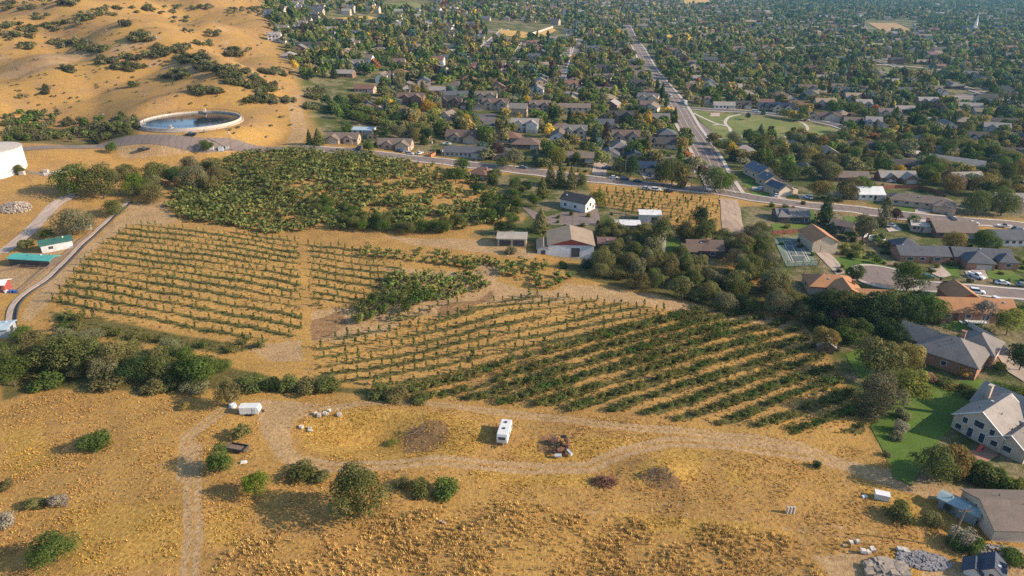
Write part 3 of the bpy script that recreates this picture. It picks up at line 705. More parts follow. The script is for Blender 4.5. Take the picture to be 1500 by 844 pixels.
def facepos(bk, face, u, out=0.):
    cx, cy, w, d = bk[:4]
    if face == 'f': return (cx + u * w, cy - d / 2 - out)
    if face == 'b': return (cx + u * w, cy + d / 2 + out)
    if face == 'l': return (cx - w / 2 - out, cy - u * d)
    return (cx + w / 2 + out, cy + u * d)
HOUSE_XY = []
def house(p, rot, blocks, ops, wall, roof, label, name='house', cat='house', group=None, chim=None, metal=False, solar=None, dormers=None, wallmat=None, detail=2, garcol=(.42, .36, .30), trim=None, gables=None):
    if not isinstance(p, Vector): p = G(*p)
    e = empty(name, p, R(rot), label, cat, group)
    wc = WC[wall] if isinstance(wall, str) else wall; rc = RC[roof] if isinstance(roof, str) else roof
    wm, rm = MB(), MB()
    for i, bk in enumerate(blocks):
        bk = list(bk); bk[0] += .004 * i; bk[1] += .003 * i; wall_into(wm, *bk); roof_into(rm, *bk)
    obj('wall', wm.mesh('wall', M[wallmat or 'wall']), e, wc)
    ro = obj('roof', rm.mesh('roof', M['metal_roof' if metal else 'roof']), e, rc)
    for k in ops:
        kind, bi, face, u, z, w, h = k; bk = blocks[bi]; x, y = facepos(bk, face, u); rz = R(FACE[face][2])
        if kind == 'w':
            if detail >= 2:
                f = obj('window', panelmesh('window', w + .22, h + .22, .05, M['frame']), e, None, (x, y, z), rz); obj('pane', panelmesh('pane', w, h, .07, M['glass']), f)
            else: obj('window', panelmesh('window_dark', w, h, .05, M['glass']), e, None, (x, y, z), rz)
        elif kind == 'g': obj('garage_door', panelmesh('garage_door', w, h, .06, M['garage']), e, garcol, (x, y, h / 2 + .05), rz)
        elif kind == 'd': obj('door', panelmesh('door', w, h, .06, M['garage']), e, (.12, .06, .04), (x, y, h / 2 + .1), rz)
        elif kind == 'o': obj('shaded_opening', panelmesh('shaded_opening', w, h, .05, M['dark']), e, None, (x, y, z), rz)  # dark panel on the solid wall paints the shade inside
    if detail >= 2 and blocks[0][6] in 'gh' and blocks[0][7] == 'x':
        cx, cy, w, d, ee, r, kd, ax = blocks[0]; rl = (w / 2 if kd == 'g' else max(1., w / 2 - d / 2))
        for i in range(3):
            a, q = cx + random.uniform(-.8, .8) * rl, random.choice([-1, 1]) * random.uniform(.15, .5) * d / 2; mb = MB(); zz = ee + r * (1 - abs(q) / (d / 2)) + .1
            (mb.tube((a, cy + q, zz), (a, cy + q, zz + .6), .09, .09, 7) if i else mb.box(a, cy + q, zz + .2, .5, .5, .4)); obj('roof_vent', mb.mesh('roof_vent', M['dark' if i else 'steel']), ro)
    if chim:
        mb = MB(); cx, cy, ch = chim; mb.box(cx, cy, ch / 2, 1.0, .8, ch); mb.box(cx, cy, ch + .08, 1.2, 1., .16); obj('chimney', mb.mesh('chimney', M['brick'] if wall != 'cream' else M['wall']), ro, wc)
    if solar:
        for (bi, side, u0, u1, v0, v1) in solar:
            cx, cy, w, d, ee, r, kd, ax = blocks[bi]; mb = MB()
            def P(u, v, up):   # u along ridge, v 0 eave .. 1 ridge
                L, W_ = (w, d) if ax == 'x' else (d, w); a = u * L; q = -(W_ / 2) * (1 - v) * side * -1 if False else side * (W_ / 2) * (1 - v); z = ee + r * v + .2 + up
                return (cx + a, cy + q, z) if ax == 'x' else (cx + q, cy + a, z)
            lo = [P(u0, v0, .05), P(u1, v0, .05), P(u1, v1, .05), P(u0, v1, .05)]; hi = [P(u0, v0, .14), P(u1, v0, .14), P(u1, v1, .14), P(u0, v1, .14)]
            mb.add(lo + hi, [(3, 2, 1, 0), (4, 5, 6, 7), (0, 1, 5, 4), (1, 2, 6, 5), (2, 3, 7, 6), (3, 0, 4, 7)]); obj('solar_panel', mb.mesh('solar_panel', M['solar']), ro)
    for dm in (dormers or []):
        x, y, w, z0, dep = dm; mb = MB(); mb.prism([(-w / 2, z0 - 1.2), (w / 2, z0 - 1.2), (w / 2, z0 + .9), (0, z0 + .9 + w * .45), (-w / 2, z0 + .9)], 'y', y, y + dep)
        mb.v = [(a + x, b_, c_) for a, b_, c_ in mb.v]; do = obj('dormer', mb.mesh('dormer', M['wall']), e, wc)
        r2 = MB(); roof_into(r2, x, y + dep / 2, w, dep, z0 + .9, w * .45, 'g', 'y', .22, .1); obj('dormer_roof', r2.mesh('dormer_roof', M['roof']), do, rc)
        obj('pane', panelmesh('pane', w * .55, .8, .06, M['glass']), do, None, (x, y, z0 + .35), 0)
    if trim:   # pale rake and eave boards
        for bi in trim:
            cx, cy, w, d, ee, r, kd, ax = blocks[bi]; mb = MB(); o = .47
            for sx in (-1, 1):
                for sy in (-1, 1):
                    if ax == 'x': a = (cx + sx * (w / 2 + o), cy + sy * (d / 2 + o), ee - o * r / (d / 2) + .1); b_ = (cx + sx * (w / 2 + o), cy, ee + r + .1)
                    else: a = (cx + sx * (w / 2 + o), cy + sy * (d / 2 + o), ee - o * r / (w / 2) + .1); b_ = (cx, cy + sy * (d / 2 + o), ee + r + .1)
                    mb.tube(a, b_, .13, .13, 4)
            obj('fascia', mb.mesh('fascia', M['frame']), ro)
    if gables:
        for bi, face, col in gables:
            cx, cy, w, d, ee, r, kd, ax = blocks[bi]; x, y = facepos(blocks[bi], face, 0, .03); ww = w if face in 'fb' else d
            mb = MB(); mb.prism([(-ww / 2 + .2, ee + .05), (ww / 2 - .2, ee + .05), (0, ee + r - .15)], 'y', -.04, .04); obj('gable_panel', mb.mesh('gable_panel', M['wall']), e, WC[col], (x, y, 0), R(FACE[face][2]))
    for bk in blocks:
        c_, s_ = math.cos(R(rot)), math.sin(R(rot)); HOUSE_XY.append((p.x + bk[0] * c_ - bk[1] * s_, p.y + bk[0] * s_ + bk[1] * c_, max(bk[2], bk[3]) / 2))
    return e
def tmpl(t, w, d, flip=1, st=1):
    e = 2.7 if st == 1 else 5.2; r = d * .24; B = []; O = []
    def wins(bi, face, z, n, u0, u1, ww=1.3, hh=1.1):
        for i in range(n): O.append(('w', bi, face, u0 + (u1 - u0) * (i + .5) / n, z, ww, hh))
    if t in ('R', 'RH', 'F'):
        B = [(0, 0, w, d, e, r if t != 'F' else .9, 'h' if t == 'RH' else 'g', 'x')]
        n = max(2, int(w / 4.2)); wins(0, 'f', 1.6, n, -.46, .1); O.append(('d', 0, 'f', .14, 1, 1., 2.1)); O.append(('g', 0, 'f', .33 * flip if flip > 0 else .33, 1, 4.6, 2.2))
        wins(0, 'l', 1.6, 1, -.3, .3); wins(0, 'r', 1.6, 1, -.3, .3)
        if st == 2: wins(0, 'f', 4.2, n, -.45, .45)
    elif t == 'G':
        B = [(0, 0, w, d, e, w * .27, 'g', 'y')]; wins(0, 'f', 1.6, 2, -.42, .42); wins(0, 'r', 1.6, 2, -.4, .4); wins(0, 'l', 1.6, 2, -.4, .4)
        if st == 2: wins(0, 'f', 4.3, 2, -.4, .4)
    elif t == 'RW':
        f = flip; B = [(0, d * .14, w, d * .72, e, r, 'g', 'x'), (f * w * .27, -d * .2, w * .40, d * .62, e, w * .40 * .3, 'g', 'y'), (-f * w * .2, -d * .12, w * .26, d * .3, e, w * .26 * .36, 'g', 'y')]
        O += [('g', 1, 'f', 0, 1, min(4.8, w * .3), 2.2), ('d', 0, 'f', .0, 1, 1., 2.1)]; wins(0, 'f', 1.6, 1, -f * .48, -f * .36); wins(2, 'f', 1.6, 1, -.3, .3, 1.8, 1.3); wins(0, 'l', 1.6, 1, -.3, .3); wins(0, 'r', 1.6, 1, -.3, .3)
        if st == 2: wins(0, 'f', 4.2, 3, -.45, .45)
    elif t == 'T':
        f = flip; B = [(-f * w * .1, d * .1, w * .72, d * .72, 5.1, d * .26, 'g', 'x'), (-f * w * .3, -d * .12, w * .25, d * .5, 4.9, w * .25 * .42, 'g', 'y'), (f * w * .08, -d * .1, w * .24, d * .5, 4.8, w * .24 * .42, 'g', 'y'), (f * w * .37, -d * .1, w * .3, d * .7, 2.7, w * .3 * .32, 'g', 'y')]
        wins(1, 'f', 4.0, 1, -.3, .3, 1.7, 1.3); wins(1, 'f', 1.4, 1, -.3, .3, 1.7, 1.4); wins(2, 'f', 3.9, 1, -.3, .3, 1.5, 1.2); O += [('d', 2, 'f', 0, 1, 1.4, 2.3), ('g', 3, 'f', 0, 1, min(4.6, w * .24), 2.2)]
        wins(0, 'f', 4.0, 1, -.06, .1, 1.2, 1.2); wins(0, 'r', 3.9, 2, -.4, .4); wins(0, 'l', 3.9, 2, -.4, .4); wins(0, 'l', 1.4, 2, -.4, .4)
    return B, O
def hs(px, py, wpx, t, roof, wall, label, d=None, rot=-6, flip=1, st=1, detail=1, **kw):
    p = G(px, py); s = depth(p) / FPX; w = wpx * s; d = d or (10.5 if t in ('T', 'RW') else 9.); p = Vector((p.x, p.y + d * .5, 0)); p.z = float(hz(p.x, p.y))
    B, O = tmpl(t, w, d, flip, st); return house(p, rot, B, O, wall, roof, label, detail=detail, **kw)
H = hs
H(500,212,46,'RW','taupe','tan','tan house with taupe roof and two conifers at its left, beside the upper road',rot=-4,flip=-1)
H(531,198,30,'F','steelblue','white','low white building with pale metal roof behind the taupe roofed corner house',rot=-8,metal=True)
H(547,206,16,'G','taupe','tan','small gabled tan house just right of the low white metal roofed building')
H(577,221,49,'RW','taupe','tan','taupe roofed ranch house behind the parked white and silver cars on the upper road',rot=-6)
H(681,231,60,'R','slate','grey','long slate roofed house beside the dark driveway and orange container')
H(538,162,20,'G','slate','brown','dark roofed gabled house below the brown red roof at the edge of the hill',rot=20)
H(601,155,38,'RW','brown','brick','brown roofed house with red garage doors between two yellow trees',st=2,garcol=(.2,.06,.045))
H(556,166,13,'G','tan','tan','tiny tan gabled house in front of the left yellow tree')
H(593,170,24,'RH','brown','tan','small hip roofed brown house below the house with red garage doors')
H(580,152,18,'F','lgrey','white','white boxy house left of the house with red garage doors')
H(534,136,28,'R','rustred','tan','low brown red roofed house above the golden lawn bank')
H(597,132,20,'G','mauve','mauve' if False else 'stone','mauve gabled house above the golden lawn bank')
H(641,138,22,'R','lgrey','bluegrey','pale blue grey house left of the row of two storey houses')
H(657,184,30,'T','taupe','cream','cream two storey house seen end on, left of the small bright yellow tree',rot=62,flip=-1)
H(678,210,52,'RW','brown','tan','tan house with several steep brown gables in front of the dark cul de sac',d=13,rot=-12,st=1)
H(664,160,46,'T','dark','brown','dark roofed two storey house with thin cypress trees in front')
H(720,163,52,'T','brown','stone','brown two storey house with twin garage doors heading the dark cul de sac',flip=-1)
H(787,166,42,'T','taupe','stone','taupe roofed two storey house in the middle of the upper row',flip=-1)
H(842,169,46,'R','taupe','cream','wide cream two storey house at the right end of the upper row',st=2)
H(838,152,17,'G','tan','tan','small tan gabled house behind the wide cream two storey house')
H(769,195,40,'RW','lgrey','white','pale grey roofed house between two clumps of columnar trees',st=2)
H(838,205,48,'T','grey','cream','cream two storey house with porch and grey roof',flip=-1)
H(770,219,42,'RH','brown','brick','square brown hip roofed house beside the dark purple tree',d=11)
H(851,239,38,'R','taupe','brown','flat brown bungalow behind the tall conifers on the upper road')
H(704,264,30,'RH','rustred','brick','small red brick house with hip roof at the corner of the dense orchard',rot=-25,chim=(3,0,5.2))
H(905,182,52,'T','dark','brown','dark brown two storey house left of the tall yellow tree',flip=-1)
H(912,213,56,'T','brown','stone','large brown house with twin front gables and stone garage',flip=-1)
H(966,218,54,'R','dark','tan','tan house with three white dormers in a dark roof',d=11,dormers=[(-8,-5,1.5,3.6,3.5),(-5,-5,1.5,3.6,3.5),(-2,-5,1.5,3.6,3.5)])
H(893,236,30,'G','slate','cream','cream gabled house with slate roof left of the navy solar roofed house')
H(930,236,22,'G','navy','tan','steep navy gabled house behind the navy solar roofed house',st=1)
H(938,253,48,'R','navy','tan','tan bungalow with navy solar roof and dark garage facing the upper road',solar=[(0,-1,-.48,.48,.12,.9)],detail=2,d=9)
H(951,159,25,'R','brown','stone','brown bungalow half hidden beside the avenue')
H(1009,133,26,'RH','rustred','brown','dark red hip roofed house beside the avenue, right of its bend')
H(1031,153,28,'RW','taupe','white','white garage house on the corner of the avenue and the park street')
H(1062,160,30,'R','lgrey','white','long low white house facing the top of the park')
H(1090,160,24,'RW','dark','stone','stone house with dark gables at the top of the park')
H(1124,161,24,'R','navy','cream','cream house with navy roof and one dormer, garages facing the park',st=1,dormers=[(0,-4.6,2.4,3.2,3.4)])
H(1154,168,40,'T','navy','cream','large cream house with steep navy roofs facing the park',flip=1,rot=-18)
H(1206,177,54,'RW','brown','cream','wide brown roofed house with two white gables facing the park',rot=-14)
H(1254,185,26,'RW','taupe','stone','taupe gabled house behind the small dark conifer on the park street',rot=-14)
H(1286,190,30,'T','lgrey','bluegrey','blue grey house with pale stepped roofs at the end of the park street',rot=-16)
H(1270,142,28,'R','dark','tan','dark roofed bungalow above the park street among trees')
H(1092,229,30,'RH','lgrey','tan','pale hip roofed house right of the bright yellow tree',d=10)
H(1158,220,34,'RH','navy','stone','navy hip roofed house at the lower edge of the park')
H(1185,257,20,'G','slate','tan','slate gabled house hidden behind the yellow green tree',rot=15)
H(1277,294,36,'R','white','white','white roofed bungalow among the trees above the road',rot=-4,metal=True,d=10)
H(1320,270,52,'RW','lgrey','brown','grey roofed brown house behind the dark red fence',rot=-2)
H(1326,249,44,'R','dark','dark','dark roofed house behind the small round yellow tree')
H(1403,350,60,'R','taupe','brick','wide taupe roofed brick house below the road, golden tree in front',d=12,rot=-4,chim=(-9,2,6.2))
H(1500,361,84,'R','slate','white','long slate roofed white house at the right edge below the road',d=10,rot=-3)
H(1352,341,22,'F','concrete','beige','flat pale garage left of the wide taupe roofed brick house',rot=-20)
H(1490,207,24,'R','grey','cream','grey roofed house at the right edge level with the park street')
H(1445,169,30,'R','taupe','cream','taupe bungalow with small lawn at far right')
H(1360,183,26,'R','lgrey','white','pale roofed bungalow left of the parking lot trees',rot=-16)
H(1237,341,30,'R','taupe','brown','brown shed roofed house behind the barn like garage and blue spruce',rot=-35,d=6)
H(1185,254,14,'G','grey','tan','small grey gable right of the slate gabled house')
H(1342,232,14,'F','concrete','beige','small flat shed in the green garden behind the yellow tree')
# --- special buildings
house(G(1112,258),-78,[(0,0,15,10.5,3.4,2.9,'g','x')],[('w',0,'f',-.3,1.8,1.5,1.2),('w',0,'f',.2,1.8,1.5,1.2),('w',0,'r',0,1.9,1.6,1.3)],'cream','tan','cream house with navy solar roof, uppermost of three in a row by the junction',solar=[(0,-1,-.49,.49,.05,.95)])
house(G(1125,270),-78,[(0,0,9,9,3,2.5,'g','x')],[('w',0,'f',0,1.7,1.4,1.2),('w',0,'r',0,1.7,1.4,1.2)],'cream','tan','cream house with navy solar roof, middle of three in a row by the junction',solar=[(0,-1,-.48,.48,.06,.94)])
house(G(1139,283),-70,[(0,0,11,8,3,2.4,'g','x'),(0,6,7,6,2.7,1.2,'g','x')],[('g',0,'r',0,1,3.6,2.2),('w',0,'f',.2,1.7,1.2,1.2),('o',0,'f',.38,1.2,1,2)],'cream','tan','cream house with white car in drive, lowest of three solar roofed houses by the junction',solar=[(0,-1,-.46,.4,.08,.92)])
house(G(1157,322),-3,[(0,0,13.5,8.5,3.0,2.0,'g','x'),(-4.6,-1.2,4.2,8,3,1.7,'h','x')],[('w',0,'f',.1,1.5,5.,1.9),('w',0,'f',.4,1.5,1.6,1.6),('w',0,'f',-.1,1.5,1.,1.4),('d',0,'f',.28,1,1,2.1)],'dark','grey','grey roofed house with dark solar panels and glass front above the tennis court',solar=[(0,-1,-.42,-.12,.1,.9)],chim=(1,1.5,5.6))
house(G(1203,368),2,[(0,4.5,9.5,13,4.6,2.4,'g','y')],[('g',0,'f',.06,1,3.9,3.2)],'beige','orange','barn like beige garage with orange brown gabled roof beside the tennis court',name='garage',cat='garage',garcol=(.46,.37,.27))
house(G(1213,424),-8,[(0,0,15,10,3,2.3,'h','x'),(3,-7,10,9,3,2.4,'g','y'),(10,-9,12,8,2.8,1.9,'g','x')],[('w',0,'l',0,1.7,1.4,1.2),('w',1,'f',0,1.7,1.6,1.2),('g',2,'b',0,1,4.6,2.2)],'beige','orange','rambling house with orange tile roofs beside the turning circle',chim=(6,-4,5.5))
house(G(1416,461),-4,[(0,0,23,9.5,3.1,2.6,'g','x'),(2.0,9,9,10,3.0,2.6,'g','y')],[('w',0,'f',-.36,1.6,1.5,1.2),('d',0,'f',-.26,1,1.3,2.2),('w',0,'f',-.1,1.6,1.5,1.3),('w',0,'f',.12,1.5,2.4,1.7),('w',0,'f',.34,1.6,1.5,1.2),('g',1,'b',0,1,4.6,2.2)],'brick','orange','long brick house with orange brown roof and white back deck',wallmat='brick')
house(G(1345,379),-4,[(0,0,18,9,3,2.2,'g','x'),(-2,7.5,9,9,3,2.6,'h','y'),(8,2,6,7,2.7,1.8,'g','x')],[('w',0,'f',-.3,1.7,2.2,1.1),('w',0,'f',-.05,1.7,1.6,1.1),('w',0,'f',.25,1.7,2.,1.1),('d',0,'f',.12,1,1,2.1)],'brick','slate','dark slate roofed brick house above the turning circle',wallmat='brick')
house(G(1438,388),-9,[(0,4,20,8.5,2.9,2.2,'g','x'),(-3.2,-1.2,9.5,9.5,2.9,2.6,'h','y'),(7.2,0,6.5,7,2.9,1.9,'h','y')],[('g',1,'f',.12,1,5,2.2),('w',2,'f',0,1.6,1.7,1.3),('d',0,'f',.2,1,1,2.1)],'brick','slate','twin gabled brick house with white pickup in its drive',wallmat='brick',garcol=(.40,.33,.29))
house(G(1345,301),-24,[(0,0,27,9,2.8,2.1,'h','x'),(9.5,-3,9,8,2.7,1.6,'h','x')],[('o',0,'f',-.05,2,1.4,.8),('o',0,'f',.1,2,1.2,.8),('w',0,'f',-.2,1.8,1.8,1.),('w',0,'f',-.36,1.8,1.8,1.),('g',1,'r',0,1,5.5,2.3)],'tan','taupe','long low tan house with hip roof and white truck parked at its garage end',garcol=(.6,.56,.5))
house(G(1396,246),-40,[(0,3,28,9.5,3.2,2.3,'g','x')],[('w',0,'f',-.3,1.7,1.6,1.2),('w',0,'f',0,1.7,1.6,1.2),('w',0,'f',.3,1.7,1.6,1.2)],'bluegrey','lgrey','long grey house lying slantwise among the dark trees',name='house')
# large grey house and the tan house by the lawn
house(G(1390,528),-45,[(0,0,15,13,3.6,3.6,'h','x'),(-9.2,2.8,8.5,8.5,3.5,2.6,'g','x'),(4.2,9.2,9,10.5,3.5,2.9,'h','y')],[('w',0,'f',-.34,1.9,1.5,1.3),('w',0,'f',0,1.9,1.2,1.2),('w',0,'f',.3,1.9,1.5,1.3),('o',1,'l',0,1.6,5.5,2.2),('g',2,'r',.1,1,4.6,2.3),('w',0,'r',0,1.8,1.5,1.3)],'brick','grey','large grey hip roofed brick house above the big lawn',wallmat='brick',chim=(1,3,8.2))
house(G(1446,633),33,[(0,0,12.5,10.5,4.4,3.6,'g','x'),(8.4,-3.6,10.5,19,4.2,3.5,'g','y'),(1.8,-6.4,4.6,3.6,3.2,1.8,'g','y')],
      [('w',0,'l',.0,4.6,2.0,1.5),('w',0,'l',-.27,4.1,1.,1.4),('w',0,'l',.27,4.1,1.,1.4),('w',0,'l',.12,1.7,1.1,2.3),('w',0,'l',-.12,1.7,1.1,2.3),('w',0,'l',.36,1.8,1.3,1.3),('w',0,'l',-.36,1.8,1.3,1.3),('w',2,'f',0,2.3,2.2,2.2),('w',1,'f',-.2,2.2,1.6,1.4),('w',1,'f',.2,2.2,1.6,1.4),('w',0,'f',-.3,2.,1.2,1.4)],'cream','lgrey','large cream house with tall gable windows overlooking the big lawn',chim=(4.5,3.6,9.2),trim=[0,2])
house(G(1484,659),33,[(0,0,8,7,3.2,2.4,'g','x')],[('w',0,'l',0,1.9,1.6,1.3),('g',0,'f',0,1,4.4,2.2)],'cream','grey','cream gabled wing house at the right edge below the large cream house',trim=[0])
# farm buildings
house(G(836,377),-2,[(0,7.5,16.5,15,4.6,2.3,'g','y'),(-10,4.5,4.2,9,3.2,.9,'g','y')],[('o',0,'f',.1,1.9,3.,3.4),('o',1,'f',0,1.5,1.6,2.)],(.50,.50,.51),'tan','white barn with tan roof and red front gable',name='barn',cat='barn',gables=[(0,'f','red')])
house(G(846,305),-38,[(0,0,13,8,4.2,2.3,'g','x')],[('w',0,'r',.0,3.,1.2,1.5),('w',0,'r',.28,1.6,1.,1.3),('w',0,'r',-.28,1.6,1.,1.3),('w',0,'f',-.3,2.,1.2,1.2),('w',0,'f',.1,2.,1.2,1.2)],'white','dark','white farmhouse with dark brown roof behind the barn')
house(G(750,359),-3,[(0,2,10.5,7,3.,.7,'g','x')],[('o',0,'f',-.24,1.3,4.2,2.3),('o',0,'f',.24,1.3,4.2,2.3)],'tan',(.33,.28,.22),'open pole shed with pale tan roof left of the red gabled barn',name='shed',cat='shed',metal=True)
house(G(919,341),-4,[(0,3,9.5,6,3.2,.6,'g','x')],[('o',0,'f',.2,1.3,2.4,2.2)],'white','white','white flat shed nearest the barn, left of the aspens',name='shed',cat='shed',metal=True)
house(G(952,326),-4,[(0,3,8.5,6.5,3.4,.6,'g','x')],[('o',0,'f',.2,1.3,2.4,2.2)],'white','white','white flat shed at the edge of the small young orchard',name='shed',cat='shed',metal=True)
house(G(889,369),-2,[(0,4,6.4,8,3.2,.9,'g','x')],[('o',0,'f',0,1.4,2.,2.)],'dark','rustred','dark lean to shed with rusty red roof beside the barn',name='shed',cat='shed',metal=True)
house(G(1031,374),-4,[(0,2,13,9,2.9,2.4,'g','x'),(-6,0,5,7,2.7,1.6,'g','x')],[('w',0,'f',-.2,1.6,1.6,1.2),('w',0,'f',.2,1.6,1.6,1.2),('d',0,'f',0,1,1,2.1)],'dark','brown','dark brown cottage hidden among the willows',chim=(1,1,6))
house(G(84,364),38,[(0,0,9.5,5,2.9,1.0,'g','x')],[('o',0,'r',0,1.3,2.6,2.),('o',0,'f',-.2,1.5,1.4,1.)],(.42,.42,.42),(.035,.10,.075),'small stable with dark green roof and orange boards beside the ditch',name='stable',cat='stable',metal=True)
house(G(52,387),-8,[(0,0,15,4.4,2.5,.55,'g','x')],[('o',0,'f',-.1,1.1,10,1.7)],'dark',(.07,.30,.25),'long low animal shelter with turquoise roof in the brown paddock',name='shelter',cat='shelter',metal=True)
house(G(125,335),20,[(0,0,4.4,3.4,2.3,.9,'g','x')],[('d',0,'f',0,1,.9,1.9)],'grey','slate','tiny grey shed under the tree above the stable',name='shed',cat='shed')
house(G(0,425),10,[(0,0,5,4,2.5,.7,'g','x')],[('o',0,'f',.2,1.2,1.4,1.6)],'red','white','red shed with pale roof at the left edge of the paddock',name='shed',cat='shed',metal=True)
house(G(-8,489),12,[(0,0,9,5,2.2,.5,'g','x')],[('o',0,'r',0,1.2,1.6,1.4)],'bluegrey','steelblue','pale blue roofed shed at the left edge below the ditch',name='shed',cat='shed',metal=True)
house(G(1524,783),-2,[(0,3,21,10.5,3.1,2.2,'g','x')],[('w',0,'l',0,1.7,1.5,1.2),('o',0,'l',-.3,1.4,1.2,2.)],'cream','taupe','long barn with weathered tan roof at the right edge below the lane',name='barn',cat='barn')
house(G(1402,752),-46,[(0,0,6.6,2.6,2.5,.35,'g','x')],[('o',0,'f',-.25,1.4,1.2,1.7)],(.20,.22,.22),(.22,.29,.30),'narrow blue grey container shed with pale metal roof beside the lane',name='shed',cat='shed',metal=True)
house(G(1449,842),56,[(0,0,3.6,3.6,1.9,1.5,'g','x'),(-1.2,2.6,2.6,2.4,1.4,1.,'g','x')],[('w',0,'l',0,1.4,.7,.8),('d',0,'l',.3,1,.6,1.5)],'white',(.05,.06,.085),'small white playhouse with dark roof and two dormers',name='playhouse',cat='playhouse',dormers=[(-.8,-1.75,.7,1.75,1.2),(.6,-1.75,.7,1.75,1.2)])
house(G(1208,512),-20,[(0,0,4.2,5,2.4,1.4,'g','y')],[('d',0,'f',0,1,1,1.9)],'brown','lgrey','small garden shed with pale roof among the golden trees by the lawn',name='shed',cat='shed')
# church far away with a white spire
p = G(1417,48); e = empty('church', p, 0, 'far church with a tall white spire at upper right', 'church')
mb = MB(); wall_into(mb, 0, 0, 16, 34, 7, 5, 'g', 'y'); mb.box(0, -20, 6, 6, 6, 18); obj('wall', mb.mesh('wall', M['wall']), e, WC['white'])
mb = MB(); roof_into(mb, 0, 0, 16, 34, 7, 5, 'g', 'y'); obj('roof', mb.mesh('roof', M['roof']), e, RC['grey'])
mb = MB(); mb.tube((0, -20, 15), (0, -20, 34), 3.2, .1, 8); obj('spire', mb.mesh('spire', M['white']), e); HOUSE_XY.append((p.x, p.y, 24))

# ------------------------------------------------------------------ water tank, reservoir, ditch
p = G(-12, 250); p2 = G(37, 240); rad = 13.5
e = empty('water_tank', p, 0, 'white cylindrical water tank at the left edge', 'water tank')
mb = MB(); mb.tube((0, 0, -3), (0, 0, 9.6), rad, rad, 72); obj('wall', mb.mesh('wall', M['white']), e)
mb = MB(); mb.tube((0, 0, 9.6), (0, 0, 9.9), rad + .25, rad + .1, 72); mb.tube((0, 0, 9.9), (0, 0, 11.), rad + .1, .4, 72); obj('roof', mb.mesh('roof', M['concrete']), e)
mb = MB()
for i in range(40):
    a = i * math.pi / 20; mb.box(math.cos(a) * (rad + .03), math.sin(a) * (rad + .03), .9, .06, .6, .8, a)
obj('base_marking', mb.mesh('base_marking', M['concrete']), e)
# reservoir: ring wall, water, railing
pc = G(281, 180); sD = depth(pc) / FPX; rad = 69 * sD; zw = float(hz(pc.x, pc.y)) + 1.2
e = empty('reservoir', (pc.x, pc.y, zw), 0, 'round open concrete reservoir full of dark water below the dry hill', 'reservoir')
def ring(mb, r0, r1, z0, z1, n=96):
    vs = []
    for i in range(n):
        a = 2 * math.pi * i / n; c_, s_ = math.cos(a), math.sin(a); vs += [(r0 * c_, r0 * s_, z0), (r1 * c_, r1 * s_, z0), (r1 * c_, r1 * s_, z1), (r0 * c_, r0 * s_, z1)]
    fs = []
    for i in range(n):
        j = (i + 1) % n
        for k in range(4): fs.append((4 * i + k, 4 * j + k, 4 * j + (k + 1) % 4, 4 * i + (k + 1) % 4))
    mb.add(vs, fs)
mb = MB(); ring(mb, rad - .55, rad, -6, .8); obj('ring_wall', mb.mesh('ring_wall', M['concrete']), e)
mb = MB(); ring(mb, rad - .1, rad + 1.1, -5, -.55); obj('apron', mb.mesh('apron', M['drive']), e)
m, nt, b = mat('dark_water'); b.inputs['Base Color'].default_value = (.008, .02, .036, 1); b.inputs['Roughness'].default_value = .08; b.inputs['Specular IOR Level'].default_value = .6
nn = noise(nt, .5, 3); bump(nt, nn.outputs[0], .12, .08, b)
mb = MB(); n = 96; mb.add([((rad - .5) * math.cos(2 * math.pi * i / n), (rad - .5) * math.sin(2 * math.pi * i / n), -.1) for i in range(n)], [tuple(range(n))]); wo = obj('water', mb.mesh('water', m), e)
mb = MB()
for i in range(90):
    a = 2 * math.pi * i / 90; q = (rad - .4) ; mb.tube((q * math.cos(a), q * math.sin(a), 1.), (q * math.cos(a), q * math.sin(a), 2.1), .05, .05, 4)
ring(mb, rad - .44, rad - .36, 2.05, 2.15); ring(mb, rad - .44, rad - .36, 1.5, 1.57); obj('railing', mb.mesh('railing', M['dark']), e)
for a in (R(96), R(215), R(270)):
    mb = MB(); mb.box((rad - 1.6) * math.cos(a), (rad - 1.6) * math.sin(a), .9, 3.2, 1.6, .3, a); mb.box((rad - 1.2) * math.cos(a), (rad - 1.2) * math.sin(a), 1.7, 1., 1., 1.4, a); obj('platform', mb.mesh('platform', M['concrete']), e)
# clear terrain inside the reservoir is below water because the wall stands on it
# concrete ditch along the left field; its shade is painted into wall and floor
P = catmull(wpts([(192,296),(160,325),(120,362),(78,405),(45,428),(27,445),(21,462),(20,480)]), 1.5)
zb = hz(P[:, 0], P[:, 1])
T = np.gradient(P, axis=0); T /= np.linalg.norm(T, axis=1, keepdims=True); Nn = np.stack([-T[:, 1], T[:, 0]], 1)
def strip_solid(name, P, lo, hi, z0, z1, mt, parent=None):
    mb = MB(); n = len(P); vs = []
    for i in range(n):
        a = P[i] + Nn[i] * lo; c_ = P[i] + Nn[i] * hi; vs += [(a[0], a[1], zb[i] + z0), (c_[0], c_[1], zb[i] + z0), (c_[0], c_[1], zb[i] + z1), (a[0], a[1], zb[i] + z1)]
    fs = [(4 * i + k, 4 * i + 4 + k, 4 * i + 4 + (k + 1) % 4, 4 * i + (k + 1) % 4) for i in range(n - 1) for k in range(4)] + [(0, 1, 2, 3), (4 * n - 4, 4 * n - 3, 4 * n - 2, 4 * n - 1)]
    mb.add(vs, fs); return obj(name, mb.mesh(name, mt), parent)
e = empty('irrigation_ditch', (0, 0, 0), 0, 'pale concrete irrigation ditch running down the left edge of the young orchard', 'ditch')
